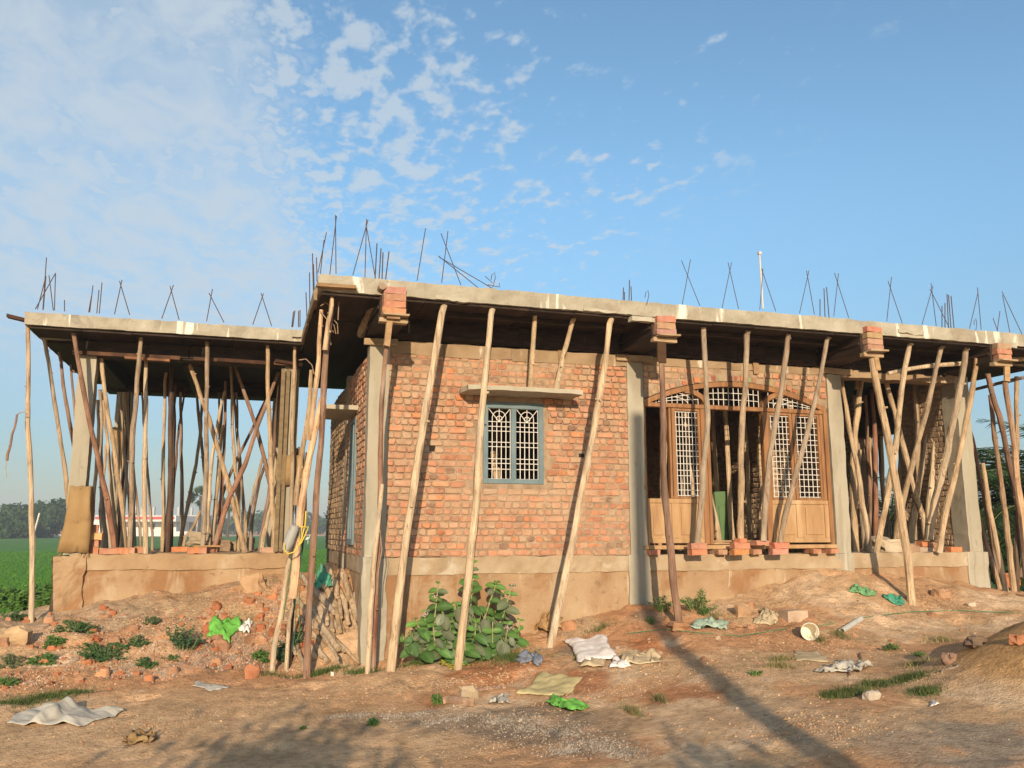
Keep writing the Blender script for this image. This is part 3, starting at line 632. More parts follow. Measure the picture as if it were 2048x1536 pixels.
mb = MB(); mb.box((7.57, 13.3, 2.9), (9.58, 13.55, 3.9)); mb.build('rear_lintel', MAT['dark_wood'], house)
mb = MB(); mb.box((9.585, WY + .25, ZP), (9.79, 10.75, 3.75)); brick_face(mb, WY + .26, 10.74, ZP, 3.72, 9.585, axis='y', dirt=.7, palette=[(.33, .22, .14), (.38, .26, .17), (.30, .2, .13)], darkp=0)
mb.build('porch_side_wall', [MAT['mortar'], MAT['brick']], house)
# roof slab with its uneven front edge
def slab(lo, hi, name, seed):
    mb = MB(); rough_box(mb, lo, hi, .05, .016, 9, seed=seed); return mb.build(name, MAT['slab'], house)
slab((.585, 8.70, 4.045), (11.4, 14.9, 4.215), 'roof_slab', 1)
slab((-2.70, 11.30, 4.055), (.60, 15.6, 4.21), 'portico_slab', 5)
# splashed cement lumps and the grey blobs along the slab foot
for px, py, w, h in ((700, 578, 30, 8), (900, 597, 60, 7), (925, 600, 22, 9), (1290, 640, 60, 9), (1330, 640, 30, 12), (1820, 665, 60, 7), (1200, 622, 70, 5), (2020, 690, 30, 8), (595, 668, 22, 14)):
    mb = MB(); p = onY(px, py, 8.70 if px > 600 else 11.28); dd = depth(p) / FPX; rough_box(mb, (p[0] - w * dd / 2, p[1] - .02, p[2] - h * dd / 2), (p[0] + w * dd / 2, p[1] + .06, p[2] + h * dd / 2), .06, .03, 9, seed=3); mb.build('slab_drip', MAT['concrete'], house)
# slab edge of the main roof facing left, ragged boards (formwork kept there)
# starter bars
def bar(p0, p1, r=.006):
    mb = MB(); mb.tube([p0, p1], r, 6); mb.build('rebar', MAT['rebar'], house)
def rb(x0, y0, x1, y1, Y, r=.006):
    a = onY(x0, y0, Y); b = onY(x1, y1, Y); a = a + (a - b) / np.linalg.norm(a - b) * .03; bar(a, b, r)
for q in [(660,545,673,432),(672,542,671,430),(637,540,653,465),(641,545,648,480),(707,545,736,440),(730,550,733,438),(750,552,732,448),(835,556,851,457),(884,560,896,462),(920,565,882,467),
          (952,572,877,512),(980,574,878,514),(1365,606,1381,519),(1398,607,1363,521),(1445,612,1463,525),(1476,613,1456,525),(1520,615,1526,537),(1550,618,1523,537),(1600,622,1618,541),(1628,624,1613,541),
          (1668,628,1677,547),(1696,631,1669,546),(1774,638,1783,554),(1803,642,1776,562),(1845,645,1866,572),(1872,648,1862,566),(1896,650,1860,578),(1940,653,1956,585),(1962,655,1955,575),(1995,658,2000,622),(1994,658,1986,636),(2019,661,2005,590),(2042,664,2004,583)]:
    rb(*q, 8.80, .0046)
for q in [(750,553,754,487),(758,553,762,497),(764,553,766,505),(771,554,778,503),(1246,598,1247,575),(1249,598,1249,584),(1258,598,1259,560),(1263,599,1262,573),(1640,626,1640,598),(1650,627,1648,577),(1658,628,1653,574),(1884,649,1884,612),(1890,649,1890,606),(1897,649,1894,588),(1902,650,1897,590),(1908,650,1902,592)]:
    rb(q[0], q[1] + 6, q[2], q[3], 9.7, .0068)
for q in [(614,640,612,585),(620,640,619,545),(627,600,625,507),(629,600,627,528),(634,560,633,515),(600,650,600,620),(597,650,597,622),(584,650,587,623),(586,650,590,621)]: rb(*q, 11.9 if q[0] > 610 else 12.1, .007)
for q in [(73,614,110,548),(86,615,93,515),(87,615,92,552),(109,616,111,546),(106,616,98,551),(76,614,91,556),(129,618,129,600),(180,620,186,571),(178,620,183,592),(194,622,198,580),(199,622,204,565),
          (230,624,244,560),(258,625,239,562),(325,633,347,570),(357,635,340,572),(414,638,425,578),(446,641,418,586),(507,645,527,587),(542,648,522,586)]: rb(*q, 11.5, .0055)
mb = MB(); a = onY(1526, 618, 9.2); b = onY(1519, 508, 9.2); mb.tube([a, b], .012, 8); mb.box(b + [-.02, -.02, -.01], b + [.02, .02, .03]); mb.build('conduit', MAT['pvc'], house)
mb = MB(); 
for px, py in ((982, 560), (1290, 595), (1948, 650)):
    p = onY(px, py, 8.68); mb.tube([p, p + [.01, 0, .06], p + [.04, 0, .09], p + [.05, 0, .03], p + [.02, 0, -.08]], .004, 5)
mb.tube([onY(a, b, 8.8) for a, b in ((970, 552), (985, 566), (975, 570), (1000, 574), (998, 566))], .004, 5)
mb.build('tie_wire', MAT['rebar'], house)
# ------------------------------------------------------------------ formwork still in place
def thing_mesh(mb, name, m, label, cat, origin, group=None, smooth=False):
    o = mb.build(name, m, None, smooth, origin); tag(o, label, cat, group); return o
CANT = [(1.365, 4, 'at the house corner under the roof edge'), (4.52, 3, 'over the column between window and arched door'), (7.42, 4, 'over the column right of the arched door'), (9.48, 3, 'at the right end of the porch')]
for cx, nb, where in CANT:
    yf, yb_, zb, zt = 8.69, WY - .03, 3.80, 4.04
    e = empty('beam_formwork', (cx, yf, zb)); tag(e, 'dark beam box ' + where, 'formwork', 'beam boxes carrying the roof overhang')
    for nm, lo, hi in (('side_board', (cx - .145, yf + .02, zb + .022), (cx - .118, yb_, zt)), ('side_board', (cx + .118, yf + .02, zb + .022), (cx + .145, yb_, zt)), ('bottom_board', (cx - .16, yf, zb - .004), (cx + .16, yb_, zb + .018)),
                       ('batten', (cx - .165, yf + .04, zb + .10), (cx - .1455, yb_ - .02, zb + .135)), ('end_cleat', (cx - .15, yf - .035, zb - .055), (cx + .15, yf + .05, zb - .006))):
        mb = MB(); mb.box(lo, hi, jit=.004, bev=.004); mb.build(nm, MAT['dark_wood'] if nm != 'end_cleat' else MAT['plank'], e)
    mb = MB(); mb.box((cx - .14, yf + .05, zb + .03), (cx + .115, yb_, zt)); mb.build('concrete_fill', MAT['concrete'], e)
    z = zb + .022
    for k in range(nb):
        mb = MB(); h = random.uniform(.068, .076); rough_box(mb, (cx - .115 + random.uniform(-.01, .01), yf - .07 + random.uniform(-.006, .006), z), (cx + .12, yf + .018, z + h), .05, .018, 9, 0, tuple((c * .8 + m_ * .2) * random.uniform(.75, 1.05) for c, m_ in zip(random.choice(BR[:6]), (.42, .32, .24))), seed=k)
        thing_mesh(mb, 'brick', MAT['brick'], ('lowest', 'second', 'third', 'topmost')[k] + ' brick of stack ' + where, 'brick', (cx, yf, z), 'bricks closing the cantilever boxes'); z += h + .004
    mb = MB(); mb.box((cx - .12, yf - .13, zb - .001 + .0), (cx + .15, yf + .0, zb + .020), jit=.006); thing_mesh(mb, 'board', MAT['plank'], 'small pale board under the brick stack ' + where, 'board', (cx, yf - .1, zb), 'boards under the brick stacks')
ORD = 'first second third fourth fifth sixth seventh eighth ninth tenth eleventh twelfth thirteenth fourteenth fifteenth sixteenth seventeenth eighteenth nineteenth twentieth last'.split()
# shuttering sheets under the overhanging roof
x = .62; i = 0
while x < 11.3:
    w = random.uniform(.52, .62); g = random.uniform(.7, 1.3); z = 4.012 - random.uniform(0, .006)
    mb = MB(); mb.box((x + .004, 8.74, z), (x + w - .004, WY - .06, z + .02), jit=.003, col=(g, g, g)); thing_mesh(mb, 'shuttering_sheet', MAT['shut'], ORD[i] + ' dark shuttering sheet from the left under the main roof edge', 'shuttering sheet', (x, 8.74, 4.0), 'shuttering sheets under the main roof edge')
    x += w; i += 1
i = 0; x = -2.66
while x < .3:
    w = min(random.uniform(.55, .62), .58 - x); g = random.uniform(.7, 1.3)
    mb = MB(); mb.box((x + .004, 11.34, 4.018), (x + w - .004, PAV_Y - .03, 4.038), jit=.003, col=(g, g, g)); thing_mesh(mb, 'shuttering_sheet', MAT['shut'], ORD[i] + ' dark shuttering sheet from the left under the portico edge', 'shuttering sheet', (x, 11.34, 4.0), 'shuttering sheets under the portico edge'); x += w; i += 1
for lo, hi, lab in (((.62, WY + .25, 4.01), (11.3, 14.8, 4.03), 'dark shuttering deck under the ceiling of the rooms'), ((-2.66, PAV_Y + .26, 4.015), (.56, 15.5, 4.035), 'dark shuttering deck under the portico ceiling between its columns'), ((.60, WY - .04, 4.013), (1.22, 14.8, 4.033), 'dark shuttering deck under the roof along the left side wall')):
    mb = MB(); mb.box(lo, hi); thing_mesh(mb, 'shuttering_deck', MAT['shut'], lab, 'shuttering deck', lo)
# long beam shutters over the walls
def plank(lo, hi, label, name='shutter_plank', m='dark_wood', group='planks of the beam shuttering', bev=.003, jit=.004, cat='plank', col=None):
    mb = MB(); mb.box(lo, hi, bev=bev, jit=jit, col=col); return thing_mesh(mb, name, MAT[m], label, cat, lo, group)
for x0, x1, lab in ((1.52, 3.02, 'over the wall left of the window'), (3.03, 4.34, 'over the wall right of the window'), (4.70, 6.02, 'over the left half of the arch'), (6.03, 7.24, 'over the right half of the arch'), (7.62, 9.30, 'over the porch opening')):
    plank((x0, WY - .055, 3.775), (x1, WY - .03, 4.01), 'wide dark shutter board of the roof beam ' + lab)
    plank((x0 + .03, WY - .085, 3.79 + random.uniform(0, .02)), (x1 - .1, WY - .057, 3.83 + random.uniform(0, .02)), 'narrow streaked batten nailed along the beam shutter ' + lab)
for x0, x1, z in ((1.9, 4.2, 3.965), (4.7, 7.2, 3.96), (7.6, 9.3, 3.97)): plank((x0, 9.05, z), (x1, 9.11, z + .045), 'dark joist under the roof overhang ' + {1.9: 'above the barred window', 4.7: 'above the arched door', 7.6: 'above the open porch'}[x0], 'joist')
for x0, x1, lab in ((1.18, 1.56, 'on the house corner column'), (4.30, 4.80, 'on the column right of the window'), (7.30, 7.80, 'on the column right of the arched door')):
    plank((x0, WY - .06, 3.69), (x1, WY - .005 + .0, 3.765), 'pale packing board nailed ' + lab, 'head_board', 'plank', 'packing boards at the column heads', jit=.008)
plank((7.62, WY - .02, 3.745), (9.56, WY + .20, 3.775), 'dark soffit board under the porch beam', m='shut', col=(.8, .7, .6))
# portico beam shutters
for x0, x1, z0, z1, y, lab in ((-2.25, -.85, 3.85, 4.012, PAV_Y - .05, 'left half of the portico front'), (-.84, .62, 3.85, 4.012, PAV_Y - .05, 'right half of the portico front')):
    plank((x0, y, z0), (x1, y + .03, z1), 'wide dark beam shutter over the ' + lab)
    plank((x0 + .05, y - .06, z0 - .035), (x1 - .1, y - .002, z0 + .012), 'thin pale edged batten under the shutter over the ' + lab, m='shut', col=(3, 2.4, 2))
plank((-2.25, PAV_Y - .02, 3.825), (.62, PAV_Y + .26, 3.848), 'dark soffit board under the portico front beam')
plank((-2.25, 14.62, 3.78), (.62, 15.0, 4.012), 'deep dark beam shutter at the back of the portico'); plank((-2.24, 12.18, 3.82), (-1.94, 14.6, 4.012), 'dark beam box running back on the left side of the portico'); plank((.34, 12.18, 3.82), (.62, 14.6, 4.012), 'dark beam box running back on the right side of the portico')
plank((-.95, 12.18, 3.80), (-.7, 14.6, 4.012), 'dark beam box running back through the middle of the portico ceiling')
# planks poking out under the portico slab on the left, boards hanging under its beam
for a, b, Y, t, lab in (((15, 632), (52, 641), 11.4, .04, 'dark board end sticking out left of the portico roof'), ((100, 696), (140, 702), 13.0, .03, 'short plank sticking out left of the portico, nearer one'), ((125, 720), (150, 727), 13.8, .03, 'short plank sticking out left of the portico, middle one'), ((145, 742), (160, 745), 14.6, .03, 'short plank sticking out left of the portico, furthest one'),
                        ((250, 716), (340, 722), 11.80, .03, 'pale board nailed under the portico beam near its left column'), ((435, 720), (545, 728), 11.82, .045, 'reddish streaked board under the portico beam near its right column'), ((550, 722), (600, 730), 11.80, .04, 'dark board beside the head of the right portico column')):
    p, q = onY(*a, Y), onY(*b, Y); mb = MB(); vs = []
    for P in (p, q):
        for dy, dz in ((-.05, -t / 2), (.05, -t / 2), (.05, t / 2), (-.05, t / 2)): vs.append(P + np.array([0, dy, dz]))
    mb.add(vs, [(0, 1, 5, 4), (1, 2, 6, 5), (2, 3, 7, 6), (3, 0, 4, 7), (3, 2, 1, 0), (4, 5, 6, 7)], 0, (7, 5.5, 4) if 'pale' in lab or 'short' in lab else (2, 1.4, 1.1)); thing_mesh(mb, 'board', MAT['shut'], lab, 'board', tuple(p), 'loose boards of the portico shuttering')
# split board on the left edge of the main slab
mb = MB(); p, q = onY(634, 568, 8.66), onY(712, 577, 8.66); mb.box((p[0], 8.62, q[2] - .01), (q[0], 8.72, p[2] + .01), jit=.01, col=(.8, .72, .62)); thing_mesh(mb, 'board', MAT['plank'], 'splintered pale board under the front left tip of the main roof', 'board', tuple(p))
for y0, y1 in ((8.9, 10.0), (10.05, 11.2)):
    mb = MB(); mb.box((.555, y0, 3.99), (.582, y1, 4.10), jit=.01, col=(.62, .62, .6)); thing_mesh(mb, 'board', MAT['plank'], 'grey edge board along the left side of the main roof, ' + ('front piece' if y0 < 9 else 'rear piece'), 'board', (.57, y0, 4.0))

# ------------------------------------------------------------------ wooden props
PALE = (.50, .38, .25); CREAM = (.52, .42, .30); TANW = (.41, .30, .19); GREYW = (.34, .275, .21); BARK = (.25, .155, .11); DARK = (.10, .065, .05); RED = (.29, .145, .095); PEEL = (.60, .41, .26); OLD = (.31, .235, .17)
def ripple_col(c0, c1, n, seed):
    out = []
    for i in range(n):
        w = min(1, max(0, (i / (n - 1)))); g = 1 + .12 * math.sin(i * 1.7 + seed) + random.uniform(-.06, .06); out.append(tuple((a * (1 - w) + b * w) * g for a, b in zip(c0, c1)))
    return out
def pole(label, pts, wpx, Y0, Y1, c0, c1=None, zbase=None, name='wooden_prop', cat='prop', group='wooden props holding up the roof', ztop=None, taper=.85, sides=9):
    """pts: picture points from top to foot; Y0 depth at the top, Y1 at the foot; the pole then stands there in the round"""
    ys = np.array([p[1] for p in pts], float); t = (ys - ys[0]) / (ys[-1] - ys[0] + 1e-9)
    P = [onY(px, py, Y0 + (Y1 - Y0) * tt) for (px, py), tt in zip(pts, t)]
    n = max(8, int(sum(np.linalg.norm(P[i + 1] - P[i]) for i in range(len(P) - 1)) / .14)); s = np.concatenate([[0], np.cumsum([np.linalg.norm(P[i + 1] - P[i]) for i in range(len(P) - 1)])]); s /= s[-1]
    u = np.linspace(0, 1, n); A = np.array(P); 
    # smooth interpolation through the joints
    Q = np.stack([np.interp(u, s, A[:, k]) for k in range(3)], 1); 
    for _ in range(2): Q[1:-1] = .25 * Q[:-2] + .5 * Q[1:-1] + .25 * Q[2:]
    sd_ = random.random() * 100
    Q[1:-1] += np.stack([fbm(np.stack([u[1:-1] * 9 + sd_, u[1:-1] * 0 + k * 5, u[1:-1] * 0], 1), 2, 5) for k in range(3)], 1) * .016 * np.array([1, 1, .2])
    if ztop is not None: Q[0][2] = ztop
    if zbase == 'g':
        Q[-1][2] = gz(Q[-1][0], Q[-1][1]) - .03
    elif zbase is not None: Q[-1][2] = zbase
    r = .74 * wpx * depth(Q[n // 2]) / FPX / 2; rr = r * (taper + (1 - taper) * 2 * u) * (1 + .10 * fbm(np.stack([u * 14 + sd_, u * 0, u * 0], 1), 2, 8) * 2)
    c1 = c1 or c0; cols = ripple_col(c0, c1, n, sd_)
    mb = MB(); mb.tube(Q, list(rr), sides, 0, cols, rough=.10)
    for _ in range(random.choice((1, 2, 3))):      # knots and torn stubs
        k = random.randint(1, n - 2); a = random.uniform(0, 6.28); d = np.array([math.cos(a), math.sin(a) - .3, random.uniform(-.1, .5)]) * rr[k] * 1.5
        mb.tube([Q[k], Q[k] + d], [rr[k] * .45, rr[k] * .3], 5, 0, cols[k])
    return thing_mesh(mb, name, MAT['pole'], label, cat, tuple(Q[-1]), group, smooth=False)
G = 'g'
# along the front of the house
pole('tall brown bark prop with pale split top under the left tip of the main roof', [(666,577),(657,650),(652,727),(645,830),(640,900),(633,1002),(625,1105),(618,1208),(614,1348)], 17, 8.85, 9.35, BARK, BARK, G)
pole('pale peeled top length spliced on the brown prop at the left roof tip', [(669,575),(663,610),(655,660),(650,700)], 12, 8.80, 8.84, PALE, PALE)
pole('straight orange peeled prop leaning just left of the brown corner prop', [(643,620),(638,700),(633,762),(628,810),(618,880)], 13, 9.0, 9.1, PEEL, TANW)
pole('bright stripped prop tied with yellow rope left of the woodpile', [(644,795),(632,850),(620,900),(612,950),(604,1002),(594,1105),(586,1196)], 19, 9.05, 9.3, PEEL, PEEL, None)
pole('dark brown lower pole lashed behind the bright stripped prop', [(615,905),(608,1040),(600,1120),(590,1180),(578,1290)], 12, 9.45, 9.8, DARK, DARK, G)
pole('pale slanting foot pole standing on the rubble left of the woodpile', [(590,1055),(580,1110),(570,1175),(559,1250),(545,1322)], 13, 9.3, 9.7, CREAM, CREAM, G)
pole('thin grey pole tied inside the lashed bundle left of the woodpile', [(603,1060),(598,1110),(590,1170),(580,1240),(574,1300)], 9, 9.38, 9.7, GREYW, CREAM, G)
pole('thick round log lying under the slab beside the corner beam box, sawn end outwards', [(765,572),(752,600),(738,632),(722,668)], 22, 8.60, 9.95, OLD, OLD, name='log_beam', cat='log', group=None)
pole('brown prop standing close along the right side of the corner column', [(777,655),(771,700),(764,780),(762,860),(761,960),(757,1060),(751,1160),(748,1250)], 14, 8.72, 9.25, BARK, RED, G)
pole('long pale split prop covering the corner column foot', [(764,968),(757,1040),(750,1100),(745,1180),(739,1260),(735,1333)], 13, 8.9, 9.2, CREAM, CREAM, G)
pole('thick pale peeled prop standing left of the leafy shrub', [(889,600),(874,680),(858,780),(846,850),(835,920),(824,1000),(815,1060),(803,1150),(795,1230),(781,1345)], 21, 8.78, 8.85, CREAM, PALE, G, ztop=4.01)
pole('pale crooked prop passing in front of the barred window into the leafy shrub', [(985,603),(978,680),(972,740),(966,800),(962,860),(955,900),(957,960),(955,1000),(945,1060),(940,1120),(934,1190),(928,1240),(922,1290),(915,1333)], 19, 8.78, 8.8, CREAM, PALE, G, ztop=4.01)
pole('short pale prop standing upright on the window ledge', [(1070,616),(1066,700),(1060,778)], 13, 8.9, 9.32, PALE, PALE, 3.215, ztop=4.01)
pole('short pale prop leaning on the right half of the window ledge', [(1149,619),(1130,700),(1120,745),(1111,778)], 14, 8.9, 9.32, PALE, CREAM, 3.215, ztop=4.01)
pole('long pale leaning prop right of the barred window', [(1223,624),(1212,720),(1197,810),(1178,910),(1160,1000),(1143,1090),(1128,1165),(1116,1220),(1100,1287)], 18, 8.78, 8.95, PALE, CREAM, G, ztop=4.01)
pole('dark brown bark prop with a dark cleat in front of the open left door leaf', [(1321,676),(1325,760),(1326,880),(1329,960),(1333,1020),(1341,1100),(1350,1180),(1359,1252)], 18, 8.72, 8.75, BARK, BARK, G)
pole('grey brown crooked prop on bricks in front of the left lattice of the door', [(1406,643),(1409,700),(1414,790),(1416,850),(1408,930),(1402,1000),(1394,1084)], 15, 8.85, 9.36, GREYW, GREYW, 1.445, ztop=4.01)
pole('grey pale prop in front of the dark middle opening of the door', [(1496,645),(1494,700),(1490,780),(1483,870),(1482,960),(1481,1075)], 16, 8.85, 9.4, GREYW, TANW, 1.50, ztop=4.01)
pole('leaning split prop in front of the right jamb of the door opening', [(1577,652),(1571,720),(1558,800),(1545,880),(1533,960),(1526,1072)], 15, 8.85, 9.4, OLD, GREYW, 1.47, ztop=4.01)
pole('slanting brown prop crossing the right lattice of the door', [(1658,655),(1645,740),(1626,820),(1608,890),(1590,960),(1572,1020),(1560,1086)], 14, 8.85, 9.36, GREYW, OLD, 1.445, ztop=4.01)
pole('thick forked pale prop standing on the earth hump right of the door', [(1741,702),(1750,760),(1766,830),(1780,900),(1793,980),(1808,1060),(1816,1110),(1820,1160),(1824,1220)], 20, 8.72, 8.78, TANW, PALE, G)
pole('pale prop leaning left across the porch, first from the left at the slab', [(1824,668),(1808,741),(1798,820),(1790,903),(1776,990),(1752,1102)], 15, 8.85, 9.75, CREAM, PALE, ZP, ztop=4.01)
pole('grey pale prop leaning left across the porch, second at the slab', [(1886,675),(1871,741),(1858,809),(1834,888),(1817,964),(1802,1020),(1790,1072)], 14, 8.85, 9.9, GREYW, TANW, 1.38, ztop=4.01)
pole('thick grey pale prop leaning towards the porch bricks, third at the slab', [(1934,679),(1924,751),(1913,815),(1893,911),(1872,999),(1862,1040),(1856,1072)], 18, 8.85, 9.8, GREYW, CREAM, 1.40, ztop=4.01)
pole('pale prop leaning across the face of the last column', [(1953,711),(1940,809),(1916,917),(1896,1005),(1886,1055),(1878,1103)], 15, 8.95, 9.5, TANW, PALE, ZP)
pole('long pale pole lying level across the front of the porch', [(1776,747),(1815,738),(1870,730),(1950,726.0),(2060,716)], 12, 9.15, 9.15, CREAM, CREAM, name='rail_pole', cat='pole', group=None)
pole('dark level pole tied behind the props right of the last column', [(1945,780),(1980,771),(2060,752)], 9, 10.4, 10.4, DARK, DARK, name='rail_pole', cat='pole', group=None)
# right of the last column
pole('dark brown leaning prop with a pale cut top right of the last column', [(1975,748),(1988,798),(2004,855),(2014,900),(2028,960),(2044,1060)], 15, 9.2, 9.6, BARK, DARK, G)
pole('brown prop ending on a low block right of the last column', [(1980,790),(1988,869),(2001,953),(2011,1034),(2023,1140)], 13, 9.4, 9.7, BARK, TANW, G)
pole('thin reddish prop right against the last column', [(1938,840),(1955,928),(1966,985),(1972,1016),(1982,1070),(1993,1130)], 11, 9.9, 10.1, RED, BARK, G)
pole('short pale prop with a free top right of the last column', [(1965,926),(1976,1002),(1984,1045),(1993,1087),(2000,1130),(2012,1184)], 13, 9.5, 9.55, TANW, PALE, G)
pole('reddish brown slanting prop at the foot of the last column', [(1957,1027),(1970,1080),(1979,1111),(1990,1150),(2000,1180)], 12, 9.75, 9.8, RED, TANW, G)
pole('half stripped white prop under the last brick stack', [(2010,765),(2016,810),(2023,848),(2032,928),(2040,1000),(2050,1060)], 15, 8.9, 9.0, BARK, PEEL, G)
pole('split pale and dark prop at the right edge behind the white one', [(2033,753),(2032,876),(2034,1016),(2034,1184)], 13, 9.6, 9.7, TANW, DARK, G)
pole('short stake leaning low right of the last column', [(1961,1040),(1972,1120),(1980,1180)], 9, 9.95, 9.8, PALE, PALE, G)
# inside the porch
for lab, pts, w, y0, y1, c0, c1 in [
 ('pale prop crossing down right beside the third column', [(1681,748),(1688,800),(1700,859),(1717,946),(1729,1034),(1741,1099)], 13, 9.9, 9.95, TANW, CREAM),
 ('thick pale prop with a split head just right of the third column', [(1729,732),(1718,784),(1715,830),(1709,882),(1705,960),(1709,1030),(1711,1094)], 16, 10.2, 10.1, PALE, TANW),
 ('short pale prop leaning against the third column inside the porch', [(1720,900),(1712,960),(1703,1010),(1700,1060),(1702,1096)], 12, 10.4, 10.2, TANW, TANW),
 ('long pale prop crossing down right through the middle of the porch', [(1766,741),(1786,817),(1805,882),(1823,964),(1838,1010),(1852,1056)], 14, 9.8, 10.3, TANW, CREAM),
 ('thick brown prop upright in the middle of the porch', [(1827,747),(1832,828),(1837,917),(1831,1005),(1818,1074)], 17, 10.3, 10.3, OLD, TANW),
 ('grey white slanting prop inside the porch', [(1889,747),(1862,828),(1852,888),(1843,940),(1834,1010),(1828,1066)], 10, 10.1, 10.4, GREYW, GREYW),
 ('knotty yellow prop in front of the porch side wall', [(1899,751),(1881,815),(1869,888),(1863,976),(1855,1042)], 14, 10.0, 10.2, CREAM, CREAM),
 ('dark red rusty prop deep in the porch', [(1744,780),(1751,888),(1751,976),(1752,1078)], 12, 11.0, 11.0, RED, RED),
 ('pale slim prop behind the forked one in the porch', [(1809,809),(1805,888),(1799,964),(1790,1074)], 10, 10.8, 10.9, PALE, PALE),
 ('orange brown prop deep in the porch', [(1729,860),(1738,946),(1743,1066)], 13, 11.6, 11.6, RED, TANW),
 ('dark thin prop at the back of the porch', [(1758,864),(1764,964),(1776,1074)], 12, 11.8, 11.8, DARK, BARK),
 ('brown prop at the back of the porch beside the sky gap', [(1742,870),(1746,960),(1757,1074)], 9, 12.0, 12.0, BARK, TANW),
 ('pale prop behind the crossing of the porch props', [(1817,800),(1812,900),(1806,1000),(1800,1076)], 11, 11.3, 11.3, TANW, TANW)]:
    pole(lab, pts, w, y0, y1, c0, c1, ZP)
